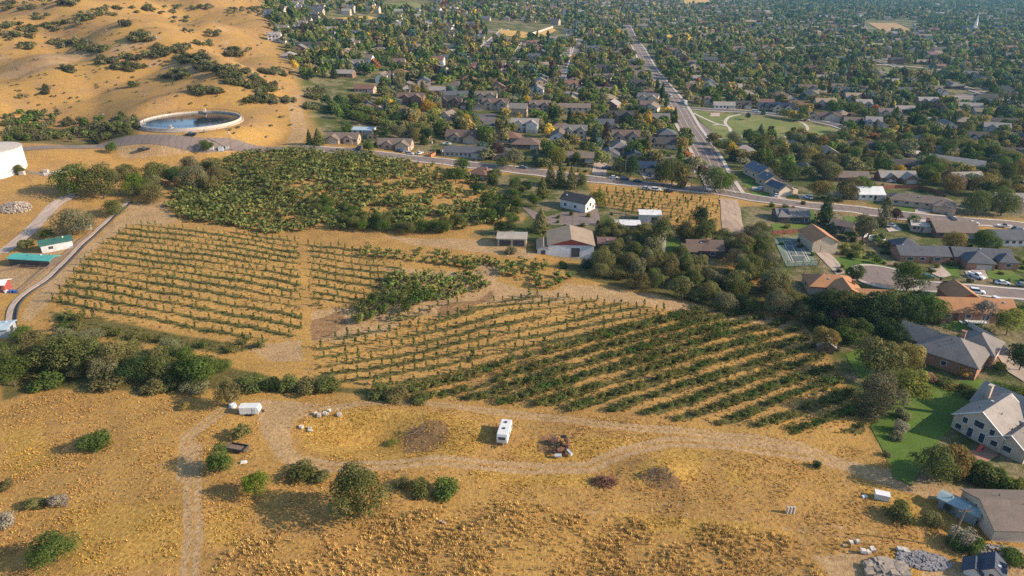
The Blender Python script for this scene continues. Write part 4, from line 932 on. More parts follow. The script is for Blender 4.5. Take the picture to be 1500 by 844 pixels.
strip_solid('bank_path', P, -1.9, -.5, -1, .3, M['drive'], e); strip_solid('shaded_channel_wall', P, .55, .8, -1, .55, M['dark'], e); strip_solid('shaded_channel_floor', P, -.5, .55, -1, .08, M['dark'], e)
ROADS.append((P[::3].tolist(), 3.))
# tennis court
corners = wpts([(1133,350),(1174,347),(1199,389),(1152,391)])
sheet('tennis_court', None, asphalt('court_green', (.14, .175, .125), .06), .15, 2., corners)
def bil(u, v):
    a, b_, c_, d_ = [np.array(q) for q in corners]; return (a * (1 - u) + b_ * u) * (1 - v) + (d_ * (1 - u) + c_ * u) * v
inner = [tuple(bil(u, v)) for u, v in ((.2, .13), (.8, .13), (.8, .87), (.2, .87))]
sheet('court_surface', None, asphalt('court_blue', (.085, .105, .10), .06), .156, 2., inner)
def line(u0, v0, u1, v1):
    a, b_ = bil(u0, v0), bil(u1, v1); n = max(3, int(np.linalg.norm(b_ - a) / 2)); P_ = np.array([a + (b_ - a) * i / n for i in range(n + 1)]); ribbon_mesh('court_marking', P_, -.09, .09, .175, M['line'], 0, 1)
for q in ((.2, .13, .8, .13), (.2, .87, .8, .87), (.2, .13, .2, .87), (.8, .13, .8, .87), (.275, .13, .275, .87), (.725, .13, .725, .87), (.275, .32, .725, .32), (.275, .68, .725, .68), (.5, .32, .5, .68)): line(*q)
def fence(px, h, mt, name, label, cat='fence', post=2.5, mesh_t=.05, solid=True, world_pts=None, closed=False, color=None):
    w = densify(world_pts or wpts(px), post, closed); p0 = Vector((*w[0], float(hz(*w[0]))))
    e = empty(name, p0, 0, label, cat); pm, qm = MB(), MB()
    for i, q in enumerate(w):
        z = float(hz(*q)) - p0.z; po = MB(); pm.box(q[0] - p0.x, q[1] - p0.y, z + h / 2 - .2, .1, .1, h + .5)
        if i < len(w) - 1 or closed:
            r_ = w[(i + 1) % len(w)]; z2 = float(hz(*r_)) - p0.z; a = np.array(q) - (p0.x, p0.y); c_ = np.array(r_) - (p0.x, p0.y); d_ = c_ - a; L = np.linalg.norm(d_); nn_ = np.array([-d_[1], d_[0]]) / max(L, 1e-6) * mesh_t / 2
            rails = [(.1, h)] if solid else [(h * f_ - .06, h * f_ + .06) for f_ in (.15, .4, .65, .9)]
            for lo, hi in rails:
                vs = [(*(p_ + s_ * nn_), zz + k_) for k_ in (lo, hi) for p_, zz in ((a, z), (c_, z2)) for s_ in (-1, 1)]
                qm.add(vs, [(0, 1, 3, 2), (4, 6, 7, 5), (0, 2, 6, 4), (1, 5, 7, 3), (0, 4, 5, 1), (2, 3, 7, 6)])
    obj('panel' if solid else 'rail', qm.mesh('fence_panel', M[mt]), e, color); obj('posts', pm.mesh('fence_posts', M[mt]), e, color); return e
M['redwood'] = simple('stained_redwood', (.16, .055, .035), .85, .25, 3.)
fence([(1131,344),(1176,341)], 1.9, 'redwood', 'fence', 'dark red board fence along the top of the tennis court')
fence([(1282,277),(1310,276),(1345,277),(1365,281),(1385,291)], 1.8, 'redwood', 'fence', 'dark red board fence behind the long low tan house')
fence([(1417,478),(1440,491),(1456,500),(1478,522)], 1.6, 'white', 'fence', 'white board fence beside the grey hip roofed house')
fence([(1152,392),(1198,390),(1199,388)], 2.6, 'dark', 'wire_fence', 'dark wire fence along the near end of the tennis court', solid=False)
fence([(1240,355),(1262,352)], 1.6, 'wood', 'fence', 'weathered brown fence behind the barn like garage')
fence([(1382,311),(1397,322),(1402,325)], 1.2, 'concrete', 'retaining_wall', 'pale retaining wall at the end of the green lawn by the road', 'wall')
fence([(772,53),(790,48),(810,41)], 3., 'concrete', 'retaining_wall', 'far pale retaining wall curving below new houses', 'wall', post=12, mesh_t=.5)
fence([(28,430),(60,402),(100,372),(135,342)], 1.2, 'wood', 'fence', 'rail fence between the paddock and the ditch', solid=False)
fence([(0,398),(30,392),(70,395)], 1.2, 'wood', 'fence', 'rail fence behind the turquoise roofed shelter', solid=False)
fence([(1262,352),(1280,340)], 1.7, 'white', 'fence', 'short pale fence behind the birch by the garden pool')
fence([(0,222),(30,252),(65,258),(110,250)], 1.3, 'steel', 'wire_fence', 'wire fence curving past the white water tank', solid=False)

# ------------------------------------------------------------------ vehicles
def profile(mb, pts, w, top=1.0, m=0):
    """side outline (x,z) across width w, edges pulled in a little"""
    n = len(pts); vs = []
    cx = sum(p[0] for p in pts) / n; cz = sum(p[1] for p in pts) / n
    for y, k in ((-w / 2, .94), (-w / 2 + .12, 1.), (w / 2 - .12, 1.), (w / 2, .94)):
        vs += [(cx + (x - cx) * (k if y in (-w / 2, w / 2) else 1), y, cz + (z - cz) * k) for x, z in pts]
    fs = [(r * n + i, r * n + (i + 1) % n, (r + 1) * n + (i + 1) % n, (r + 1) * n + i) for r in range(3) for i in range(n)] + [tuple(range(n))[::-1], tuple(range(3 * n, 4 * n))]
    mb.add(vs, fs, m)
def frustum(mb, x0, x1, X0, X1, w0, w1, z0, z1):
    vs = [(x0, -w0 / 2, z0), (x1, -w0 / 2, z0), (x1, w0 / 2, z0), (x0, w0 / 2, z0), (X0, -w1 / 2, z1), (X1, -w1 / 2, z1), (X1, w1 / 2, z1), (X0, w1 / 2, z1)]
    mb.add(vs, [(3, 2, 1, 0), (4, 5, 6, 7), (0, 1, 5, 4), (1, 2, 6, 5), (2, 3, 7, 6), (3, 0, 4, 7)])
CARS = {}
def car_proto(kind):
    L, W_, hb, cab, hc = dict(sedan=(4.6, 1.8, .85, (-1.75, 1.15, -1.1, .35), 1.42), suv=(4.7, 1.9, 1.0, (-2.2, 1.1, -1.95, .4), 1.72), pickup=(5.6, 1.95, 1.05, (-.6, 1.45, -.4, .75), 1.8), van=(5.4, 2.0, 1.15, (-2.55, 2.2, -2.45, 1.3), 2.1))[kind]
    body = MB(); h = L / 2
    profile(body, [(-h, .35), (-h + .1, .28), (h - .1, .28), (h, .38), (h, hb - .25), (h - .25, hb - .08), (cab[1], hb), (cab[0], hb), (-h + .1, hb - .06), (-h, hb - .15)], W_)
    frustum(body, cab[2] - .04, cab[3] + .04, cab[2], cab[3] - .03, W_ * .80, W_ * .76, hc - .06, hc + .02)
    if kind == 'pickup':
        for s in (-1, 1): body.box(-1.72, s * (W_ / 2 - .09), 1.12, 2.1, .1, .3)
        body.box(-h + .08, 0, 1.12, .1, W_ - .2, .3)
    glass = MB(); frustum(glass, cab[0] + .02, cab[1] - .02, cab[2], cab[3], W_ * .9, W_ * .77, hb - .03, hc - .05)
    wh = MB(); wh.tube((0, -.11, 0), (0, .11, 0), .33, .33, 14)
    hl = MB(); hl.box(0, 0, 0, .08, .36, .16)
    return dict(body=body.mesh(kind + '_body', M['paint']), glass=glass.mesh(kind + '_glass', M['glass']), wheel=wh.mesh('wheel', M['rubber']), lamp=hl.mesh('headlight', M['chrome']), L=L, W=W_, hb=hb)
CARC = dict(white=(.62, .62, .61), silver=(.38, .39, .40), black=(.015, .016, .018), grey=(.13, .13, .135), blue=(.035, .075, .14), teal=(.02, .07, .085), red=(.28, .03, .025), navy=(.02, .03, .055), beige=(.35, .3, .24))
def car(px, py, kind, col, rot, label, cat=None, group=None, off=.2):
    if kind not in CARS: CARS[kind] = car_proto(kind)
    q = CARS[kind]; p = G(px, py); p = Vector((p.x, p.y, p.z + off)); nm = {'sedan': 'parked_car', 'suv': 'parked_car', 'pickup': 'pickup_truck', 'van': 'van'}[kind]
    e = empty(nm, p, R(rot), label, cat or nm.split('_')[-1], group)
    obj('body', q['body'], e, CARC[col]); obj('window', q['glass'], e)
    for sx in (-1, 1):
        for sy in (-1, 1): obj('wheel', q['wheel'], e, None, (sx * q['L'] * .31, sy * (q['W'] / 2 - .1), .32))
    for sy in (-1, 1): obj('headlight', q['lamp'], e, None, (q['L'] / 2 - .03, sy * q['W'] * .36, q['hb'] - .3))
    return e
for a in [(280,199,'pickup','navy',178,'dark pickup truck driving past the round reservoir'),(211,221,'pickup','black',40,'black pickup truck turning off the upper road by the trees'),
 (600,227,'suv','silver',-12,'silver car parked on the upper road in front of the taupe roofed ranch house'),(586,223,'sedan','blue',-14,'blue car in the drive beside the taupe roofed ranch house'),(615,226,'sedan','white',60,'white car nose out beside the orange container'),
 (526,219,'pickup','blue',80,'blue pickup in the drive right of the two roadside conifers'),(766,247,'sedan','grey',-10,'grey car in the shadow of the purple tree by the road'),(899,262,'sedan','white',-10,'white car parked before the navy solar roofed house, leftmost of three'),
 (915,264,'suv','blue',-10,'blue grey car parked before the navy solar roofed house, middle of three'),(934,267,'sedan','black',-10,'black car parked before the navy solar roofed house, rightmost of three'),(951,258,'sedan','navy',-95,'dark car in the open garage of the navy solar roofed house'),
 (946,278,'sedan','silver',-13,'silver car on the near side of the upper road by the small orchard'),(961,280,'suv','white',-13,'white car on the near side of the upper road by the small orchard'),(979,282,'sedan','black',-13,'black car on the near side of the upper road by the small orchard'),
 (889,248,'pickup','blue',170,'dark blue pickup in the pale drive left of the three parked cars'),(1137,288,'sedan','white',70,'white car in front of the lowest solar roofed house'),(1113,278,'sedan','white',175,'white car on the drive between two green lawns'),
 (1183,291,'suv','white',120,'white car at the drive beside the yellow green tree'),(1144,281,'sedan','navy',70,'dark car in the garage mouth of the lowest solar roofed house'),(1360,304,'pickup','white',15,'white pickup on the pale drive of the long low tan house'),(1372,301,'sedan','navy',75,'dark car at the white garage of the long low tan house'),
 (1358,408,'sedan','teal',-4,'dark teal car parked at the mouth of the turning circle'),(1430,407,'pickup','white',-65,'white pickup in the brick house drive, twin gables behind'),(1468,417,'sedan','white',-8,'white car parked at the far kerb of the close'),(1430,430,'suv','white',-20,'white car parked behind the orange roofed brick house'),
 (1463,447,'van','white',-70,'white van at the right end of the orange roofed brick house'),(1425,329,'sedan','white',-12,'white car on the road behind the wide taupe roofed house'),(1489,337,'sedan','blue',10,'blue car beside the white boat at right edge'),(1497,420,'sedan','grey',-8,'grey car at the right edge of the close'),
 (1106,165,'van','white',-12,'white van parked along the top of the park'),(1181,177,'sedan','white',-16,'white car driving along the park street'),(1140,169,'sedan','silver',-14,'silver car parked in front of the cream navy roofed house'),(1206,174,'sedan','navy',70,'dark car in the drive of the house with two white gables'),(1214,175,'suv','silver',70,'silver car in the drive of the house with two white gables'),
 (992,180,'sedan','white',98,'white car parked on the left kerb of the wide avenue'),(982,142,'suv','white',98,'white car on the wide avenue above the park'),(938,110,'van','white',10,'white camper van beside the upper avenue'),(1304,267,'sedan','silver',0,'silver car at the side of the grey roofed brown house'),
 (1236,178,'sedan','white',70,'white car between the two houses at the end of the park street'),(1468,448,'sedan','red',20,'red car at the right end of the orange roofed brick house'),(1243,424,'sedan','black',-60,'black car on the drive among the orange tile roofs'),(1303,432,'sedan','black',-20,'black car in the shade at the foot of the turning circle'),
 (1418,245,'pickup','white',-40,'white pickup beside the long slanting grey house'),(697,190,'sedan','white',85,'white car beside the dark cul de sac'),(722,184,'sedan','navy',85,'dark car parked at the right of the dark cul de sac'),(880,179,'suv','silver',60,'silver car left of the dark brown two storey house')]:
    car(*a[:5], a[5])
def wheels(e, spots, r=.34):
    wm = MB(); wm.tube((0, -.1, 0), (0, .1, 0), r, r, 14); wm = wm.mesh('wheel', M['rubber'])
    for x, y in spots: obj('wheel', wm, e, None, (x, y, r))
def caravan(px, py, L, W_, Hh, rot, label, name, cat):
    p = G(px, py); e = empty(name, p, R(rot), label, cat)
    mb = MB(); profile(mb, [(-L / 2, .6), (L / 2, .6), (L / 2 + .12, 1.5), (L / 2 - .3, .5 + Hh), (L / 2 - .5, .55 + Hh), (-L / 2 + .2, .55 + Hh), (-L / 2, .3 + Hh)], W_); obj('body', mb.mesh('body', M['white']), e)
    mb = MB(); mb.box(L / 2 + .01, 0, 1.75, .22, W_ * .62, .62); obj('window', mb.mesh('window', M['glass']), e)
    for s in (-1, 1):
        for x in (-L * .25, L * .12): obj('window', panelmesh('window_side', 1.1, .6, .06, M['glass']), e, None, (x, s * W_ / 2, 1.7), R(180 if s > 0 else 0))
    obj('door', panelmesh('door_side', .7, 1.7, .06, M['steel']), e, None, (L * .32, -W_ / 2, 1.5), 0)
    for x in (-L * .28, L * .1):
        mb = MB(); mb.box(x, 0, .62 + Hh, .55, .55, .16); obj('roof_vent', mb.mesh('roof_vent', M['dark']), e)
    mb = MB()
    for y in (-.6, .6): mb.tube((L / 2, y, .55), (L / 2 + 1.3, 0, .5), .05, .05, 5)
    mb.box(L / 2 + .6, 0, .75, .4, .5, .4); obj('hitch', mb.mesh('hitch', M['dark']), e)
    wheels(e, [(x, s * (W_ / 2 - .12)) for x in (-.5, .4) for s in (-1, 1)]); return e
caravan(739, 640, 6.0, 2.4, 2.1, -100, 'white travel trailer parked alone on the golden grass', 'travel_trailer', 'trailer')
caravan(938, 112, 7, 2.4, 2.3, 10, 'white motor home beside the upper avenue behind the camper van', 'motor_home', 'motor home') if False else None
caravan(1002, 152, 8, 2.5, 2.4, 98, 'white motor home parked at the right kerb of the wide avenue', 'motor_home', 'motor home')
caravan(1362, 259, 5, 2.2, 2., 10, 'small white caravan in the garden behind the grey roofed house', 'travel_trailer', 'trailer') if False else None
# box truck
p = G(967, 262); e = empty('box_truck', p, R(80), 'white box truck in the drive of the navy solar roofed house', 'truck')
mb = MB(); mb.box(-1.4, 0, 2.0, 4.2, 2.3, 2.5); obj('cargo_box', mb.mesh('cargo_box', M['white']), e); mb = MB(); profile(mb, [(.8, .5), (2.9, .5), (2.9, 1.3), (2.3, 2.2), (.8, 2.2)], 2.); obj('cab', mb.mesh('cab', M['white']), e)
mb = MB(); mb.box(2.62, 0, 1.72, .2, 1.7, .6); obj('windscreen', mb.mesh('windscreen', M['glass']), e); wheels(e, [(x, s) for x in (-2.2, 1.8) for s in (-.95, .95)], .42)
# cargo trailer, flatbed, boat, container
p = G(367, 606); e = empty('cargo_trailer', p, R(2), 'small white box trailer on the bare ground by the tree line', 'trailer')
mb = MB(); profile(mb, [(-2.1, .45), (2.1, .45), (2.5, 1.2), (2.1, 2.3), (-2.1, 2.3)], 2.0); obj('body', mb.mesh('body', M['white']), e); mb = MB(); mb.tube((2.1, -.6, .5), (3.4, 0, .5), .05, .05, 5); mb.tube((2.1, .6, .5), (3.4, 0, .5), .05, .05, 5); mb.box(2.9, 0, .7, .5, .6, .35); obj('hitch', mb.mesh('hitch', M['dark']), e); wheels(e, [(x, s) for x in (-.4, .4) for s in (-1.02, 1.02)]); obj('door', panelmesh('door_side', .7, 1.5, .06, M['steel']), e, None, (1.3, -1.0, 1.35), 0)
p = G(349, 660); e = empty('flatbed_trailer', p, R(-14), 'black open flatbed trailer beside the dark green bush', 'trailer')
mb = MB(); mb.box(0, 0, .62, 4., 1.9, .1); obj('bed', mb.mesh('bed', M['wood']), e); mb = MB(); mb.box(0, -.95, .85, 4., .08, .5); mb.box(0, .95, .85, 4., .08, .5); mb.box(2., 0, .85, .08, 1.9, .5); mb.box(-2., 0, .95, .08, 1.9, .7); obj('rail', mb.mesh('rail', M['dark']), e); wheels(e, [(0, s) for s in (-1.08, 1.08)])
mb = MB(); mb.tube((2., -.5, .55), (3.2, 0, .5), .05, .05, 5); mb.tube((2., .5, .55), (3.2, 0, .5), .05, .05, 5); obj('hitch', mb.mesh('hitch', M['dark']), e)
def boat(px, py, rot, label, L=5.5, W_=2.1):
    p = G(px, py); e = empty('boat', p, R(rot), label, 'boat'); mb = MB(); vs = []; st = [(-L / 2, 1, .9), (-L * .2, 1, .9), (L * .15, .9, .95), (L * .38, .5, 1.05), (L / 2, .03, 1.15)]
    for x, k, z in st: vs += [(x, -W_ / 2 * k, z + .4), (x, -W_ / 3 * k, .6), (x, W_ / 3 * k, .6), (x, W_ / 2 * k, z + .4)]
    mb.add(vs, [(4 * i + k, 4 * i + 4 + k, 4 * i + 4 + (k + 1) % 4, 4 * i + (k + 1) % 4) for i in range(4) for k in range(4)] + [(0, 1, 2, 3)]); obj('hull', mb.mesh('hull', M['white']), e)
    mb = MB(); frustum(mb, -.4, 1.0, -.3, .6, 1.7, 1.4, 1.3, 1.85); obj('windscreen', mb.mesh('windscreen', M['glass']), e); wheels(e, [(-.5, s) for s in (-.9, .9)]); return e
boat(1470, 334, -15, 'white boat under cover on the pale drive at the right edge'); boat(655, 213, -10, 'white covered boat behind the slate roofed house', 5.)
p = G(632, 229); e = empty('container', p, R(72), 'open rusty orange dumpster on the dark driveway', 'dumpster'); mb = MB()
mb.box(0, 0, .2, 6, 2.3, .1); mb.box(0, -1.15, .9, 6, .1, 1.5); mb.box(0, 1.15, .9, 6, .1, 1.5); mb.box(3, 0, .9, .1, 2.3, 1.5); mb.box(-3, 0, .9, .1, 2.3, 1.5); obj('shell', mb.mesh('shell', simple('orange_paint', (.42, .15, .07), .8, .3)), e); mb = MB(); [mb.box(random.uniform(-2.5, 2.5), random.uniform(-.8, .8), 1.2 + random.random() * .5, random.uniform(.4, 1.2), random.uniform(.3, .8), .3, random.random() * 3) for _ in range(14)]; obj('rubble', mb.mesh('rubble', M['rust']), e)

# ------------------------------------------------------------------ poles, small things
def pole(px, py, h, label, arms=1, lean=0., can=False, rot=0, dx=0.):
    p = G(px, py); e = empty('utility_pole', p, R(rot), label, 'utility pole'); mb = MB(); mb.tube((0, 0, -.5), (dx, lean, h), .19, .12, 8); obj('pole', mb.mesh('pole', M['wood']), e)
    for i in range(arms):
        mb = MB(); mb.box(dx, lean, h - .6 - i * 1.1, 2.6, .14, .16)
        for x in (-1.15, -.5, .5, 1.15): mb.tube((dx + x, lean, h - .52 - i * 1.1), (dx + x, lean, h - .3 - i * 1.1), .06, .05, 6)
        obj('crossarm', mb.mesh('crossarm', M['wood']), e)
    if can:
        mb = MB(); mb.tube((dx + .4, lean - .3, h - 3), (dx + .4, lean - .3, h - 2), .3, .3, 10); obj('transformer', mb.mesh('transformer', M['steel']), e)
pole(26,116,13,'leaning wooden pole on the dry hill, left of its twin',1,dx=-1.2); pole(39,119,11,'leaning wooden pole on the dry hill, right of its twin',1,dx=-1.); pole(340,221,12,'utility pole with equipment right of the reservoir',2,can=True,dx=-.5)
pole(514,224,10,'utility pole beside the tan corner house on the upper road',1); pole(633,229,10,'utility pole behind the orange dumpster',1,can=True); pole(648,242,10,'utility pole at the kerb left of the slate roofed house',1,can=True); pole(1011,283,13,'tall wooden utility pole at the top edge of the small young orchard',1,can=True,dx=.4)
pole(895,258,14,'utility pole beside the three parked cars',1); pole(915,262,10,'thin utility pole behind the middle parked car',1); pole(1054,291,11,'slim pole at the road junction',1); pole(1390,801,9,'leaning wooden pole in the grey brush beside the container shed',1,can=False,dx=.7)
pole(177,40,14,'distant wooden pole on the hill slope',1); pole(242,38,14,'distant wooden pole higher on the hill slope',1) if False else None; pole(213,189,9,'thin pole at the left rim of the reservoir',0)
def rubble(name, px, py, n, rx, ry, s0, s1, col, label, cat, mt='rock', h=.6):
    p = G(px, py); mb = MB(); r = random.Random(int(px * 7 + py))
    for i in range(n):
        a = r.random() * 6.283; q = math.sqrt(r.random()); x, y = math.cos(a) * rx * q, math.sin(a) * ry * q; s = r.uniform(s0, s1); z = float(hz(p.x + x, p.y + y)) - p.z + h * (1 - q) + s * .2
        vs = []
        for k in range(8):
            vs.append((x + ((k & 1) * 2 - 1) * s * r.uniform(.3, .55), y + (((k >> 1) & 1) * 2 - 1) * s * r.uniform(.3, .55), z + ((k >> 2) * 2 - 1) * s * r.uniform(.2, .42)))
        mb.add(vs, [(0, 2, 3, 1), (4, 5, 7, 6), (0, 1, 5, 4), (2, 6, 7, 3), (0, 4, 6, 2), (1, 3, 7, 5)])
    return tag(obj(name, mb.mesh(name, M[mt]), None, col, p), label, cat)
def sticks(name, px, py, n, rx, ry, h, L, label, cat, mt='wood', r0=.07):
    p = G(px, py); mb = MB(); r = random.Random(int(px * 3 + py))
    for i in range(n):
        a = r.random() * 6.283; q = math.sqrt(r.random()); c_ = Vector((math.cos(a) * rx * q, math.sin(a) * ry * q, (1 - q * q) * h * r.random() + .1)); d_ = Vector((r.uniform(-1, 1), r.uniform(-1, 1), r.uniform(-.35, .45))).normalized() * L * r.uniform(.3, 1) * .5
        mb.tube(c_ - d_, c_ + d_, r0 * r.uniform(.5, 1.3), r0 * .4, 4)
    return tag(obj(name, mb.mesh(name, M[mt]), None, None, p), label, cat)
rubble('rock_pile',1352,822,420,5.,2.2,.22,.6,(.20,.19,.19),'loose pile of grey blue rocks beside the pale slab','rock pile'); rubble('rock_pile',1452,806,200,5.5,1.3,.2,.5,(.24,.215,.19),'long low pile of stones above the playhouse','rock pile'); rubble('rock_pile',22,305,260,6,5,.4,1.1,(.30,.245,.20),'heap of rubble by the lane at the left edge','rubble heap',h=2.)
rubble('rock_row',480,607,7,5,1.2,.6,1.1,(.46,.40,.33),'row of pale boulders at the rim of the dug hollow','boulders'); rubble('rock_row',450,630,5,2,.8,.5,.9,(.46,.40,.33),'pale boulders at the left end of the dug hollow','boulders'); rubble('rock_row',650,764,2,.7,.5,.5,.9,(.3,.2,.15),'lone brown boulder on the stubble in front of the big tree','boulder')
rubble('boulder',1322,808,3,.7,.5,.8,1.2,(.42,.38,.33),'pale boulder at the corner of the rock pile','boulder'); rubble('boulder',1262,805,6,3,2,.5,1.,(.48,.42,.35),'scattered pale stones left of the stone slab','stones')
rubble('slab',1299,838,110,3.6,2.4,.5,1.6,(.27,.22,.17),'heap of broken pale concrete slabs at the bottom edge','concrete slabs',h=.3)
sticks('brush_pile',885,708,160,2.6,1.4,1.6,2.6,'round pile of dark reddish brush beside the dirt track','brush pile','rust',.07); sticks('brush_pile',968,693,70,3,1.2,1.2,2.,'brush and dirt pile below the golden mound','brush pile','wood',.06); sticks('brush_pile',615,632,40,2.6,1.2,.8,2.6,'dead branches in the shaded end of the hollow','branches','wood',.05)
p = G(820, 660); e = empty('scrap_heap', p, 0, 'rusty scrap machinery heap on the golden grass right of the trailer', 'scrap heap')
mb = MB(); r = random.Random(4)
for i in range(26): mb.box(r.uniform(-2.2, 2.), r.uniform(-1.8, 2.4), r.uniform(.2, 1.3), r.uniform(.2, 1.8), r.uniform(.1, .9), r.uniform(.1, .7), r.random() * 3)
obj('scrap', mb.mesh('scrap', M['rust']), e); mb = MB()
for i in range(12): mb.tube((r.uniform(-2, 2), r.uniform(-2, 2), .2), (r.uniform(-2, 2), r.uniform(-1, 3), r.uniform(.8, 2.6)), .07, .06, 5)
mb.box(.9, 2.3, 1.9, 1.3, .15, .8); obj('frame', mb.mesh('frame', M['dark']), e); mb = MB(); mb.box(1.9, -1.2, .5, .5, 2., .5, .5); mb.tube((-1.2, -2.2, .4), (.2, -2.3, .5), .4, .4, 12); obj('tank', mb.mesh('tank', M['steel']), e)
p = G(1291, 730); e = empty('storage_box', p, R(-20), 'white storage box lying in the golden grass below the lane', 'storage box'); mb = MB(); mb.box(0, 0, .6, 2.6, 1.5, 1.2, 0, 0, .97); obj('box_body', mb.mesh('box_body', M['white']), e); mb = MB(); mb.box(0, 0, 1.26, 2.7, 1.6, .12); obj('lid', mb.mesh('lid', M['frame']), e)
p = G(1266, 728); mb = MB(); mb.box(0, 0, .15, 1.2, .7, .3, .3, 0, .8); tag(obj('board', mb.mesh('board', M['white']), None, None, p), 'small white board lying left of the white storage box', 'board')
p = G(1157, 752); mb = MB()
for i in range(3): mb.tube((i * .62 - .6, 0, 0), (i * .62 - .6 + .1, .1, 1.5), .26, .24, 8)
tag(obj('stone_posts', mb.mesh('stone_posts', M['concrete']), None, None, p), 'group of grey upright stubs in the dry grass', 'posts')
p = G(341, 596); mb = MB(); mb.tube((0, 0, 0), (0, 0, .9), .9, .8, 14); mb.tube((0, 0, .9), (.1, 0, 1.2), .8, .2, 14); tag(obj('water_barrel', mb.mesh('water_barrel', M['steel']), None, None, p), 'pale blue grey drum left of the small white box trailer', 'drum')
p = G(357, 678); mb = MB(); mb.box(0, 0, .2, 1.3, .7, .4, .2, 0, .7); tag(obj('sack', mb.mesh('sack', M['white']), None, None, p), 'white sack lying between two green bushes', 'sack')
# garden pool, trampoline, deck, patio slide
p = G(1284, 352); e = empty('garden_pool', p, 0, 'round white above ground pool in the garden under the birch', 'pool'); mb = MB(); ring(mb, 2.9, 3.05, -.3, 1.3, 40); obj('pool_wall', mb.mesh('pool_wall', M['white']), e); mb = MB(); mb.add([(2.9 * math.cos(i * math.pi / 20), 2.9 * math.sin(i * math.pi / 20), 1.05) for i in range(40)], [tuple(range(40))]); obj('cover', mb.mesh('cover', simple('pool_cover', (.03, .07, .08), .5)), e)
p = G(1308, 336); sheet('slab', [(1293,327),(1311,327),(1321,338),(1302,340)], M['concrete'], .15, 1.5)
e = empty('trampoline', p + Vector((0, 3, .2)), 0, 'round dark trampoline on the pale garden slab', 'trampoline'); mb = MB(); mb.tube((0, 0, .85), (0, 0, .9), 1.9, 1.9, 28); obj('mat', mb.mesh('mat', M['dark']), e); mb = MB(); ring(mb, 1.85, 2.15, .86, .96, 28); obj('rim', mb.mesh('rim', M['steel']), e)
for i in range(4):
    a = i * 1.571 + .7; mb = MB(); mb.tube((1.9 * math.cos(a), 1.9 * math.sin(a), 0), (1.9 * math.cos(a), 1.9 * math.sin(a), .9), .05, .05, 5); obj('leg', mb.mesh('leg', M['steel']), e)
p = G(1428, 474); e = empty('deck', p, R(-4), 'white railed wooden deck behind the long brick house', 'deck'); mb = MB(); mb.box(0, 0, .8, 6, 3, .15); obj('boards', mb.mesh('boards', M['frame']), e); mb = MB()
for i in range(9): mb.box(-2.95 + i * .74, -1.45, 1.3, .08, .08, 1.)
mb.box(0, -1.45, 1.8, 6, .08, .08); mb.box(-3.8, 0, .4, 1.4, 1.6, .15); obj('railing', mb.mesh('railing', M['frame']), e)
p = G(1434, 661); e = empty('play_slide', p, R(30), 'red plastic slide on the patio of the large cream house', 'slide'); mb = MB(); mb.add([(-1.2, -.35, .1), (-1.2, .35, .1), (.8, .35, 1.3), (.8, -.35, 1.3), (-1.2, -.35, .25), (-1.2, .35, .25), (.8, .35, 1.45), (.8, -.35, 1.45)], [(0, 1, 2, 3), (4, 7, 6, 5), (0, 3, 7, 4), (1, 5, 6, 2), (0, 4, 5, 1), (2, 6, 7, 3)]); obj('chute', mb.mesh('chute', simple('red_plastic', (.45, .06, .045), .5)), e); mb = MB(); mb.box(1., 0, .7, .35, .7, 1.4); obj('ladder', mb.mesh('ladder', M['dark']), e)
for x, y, l in ((1378,411,'grey wheelie bin at the end of the concrete drive by the close'), (1396,413,'dark wheelie bin at the kerb between two drives'), (1424,414,'dark wheelie bin beside the white pickup drive'), (1456,414,'dark wheelie bin behind the white car at the far kerb')):
    p = G(x, y); e = empty('bin', p + Vector((0, 0, .15)), 0, l, 'bin'); mb = MB(); mb.box(0, 0, .5, .6, .6, 1., 0, 0, 1.12); obj('tub', mb.mesh('tub', M['dark']), e); mb = MB(); mb.box(0, 0, 1.05, .75, .75, .1); obj('lid', mb.mesh('lid', M['dark']), e)
for x, y, s, l in ((310,219,2.2,'pale utility cabinet left of the pole by the reservoir road'), (324,221,2.4,'larger pale utility cabinet beside the pole by the reservoir road'), (333,218,1.6,'small white utility cabinet nearest the pole by the reservoir road')):
    p = G(x, y); mb = MB(); mb.box(0, 0, s * .35, s, s * .6, s * .8, .2); mb.box(0, 0, s * .77, s * 1.08, s * .68, .1, .2); tag(obj('utility_cabinet', mb.mesh('utility_cabinet', M['steel']), None, None, p), l, 'cabinet')
for x, y, l in ((33,256,'concrete block left on the fence line by the water tank'), (68,254,'concrete block right on the fence line by the water tank')):
    p = G(x, y); mb = MB(); mb.box(0, 0, .8, 2.2, 1.6, 1.7, .1, 0, .96); tag(obj('valve_box', mb.mesh('valve_box', M['concrete']), None, None, p), l, 'concrete block')
p = G(16, 429)
for i, (dx, col, l) in enumerate(((-1.4, (.5, .52, .55), 'white plastic tub by the red shed'), (.2, (.05, .12, .38), 'blue plastic tub left, by the red shed'), (1.4, (.04, .10, .30), 'blue plastic tub right, by the red shed'))):
    mb = MB(); mb.tube((0, 0, 0), (0, 0, .9), .5, .6, 12); tag(obj('plastic_tub', mb.mesh('plastic_tub', M['paint']), None, col, p + Vector((dx, 0, 0))), l, 'tub')
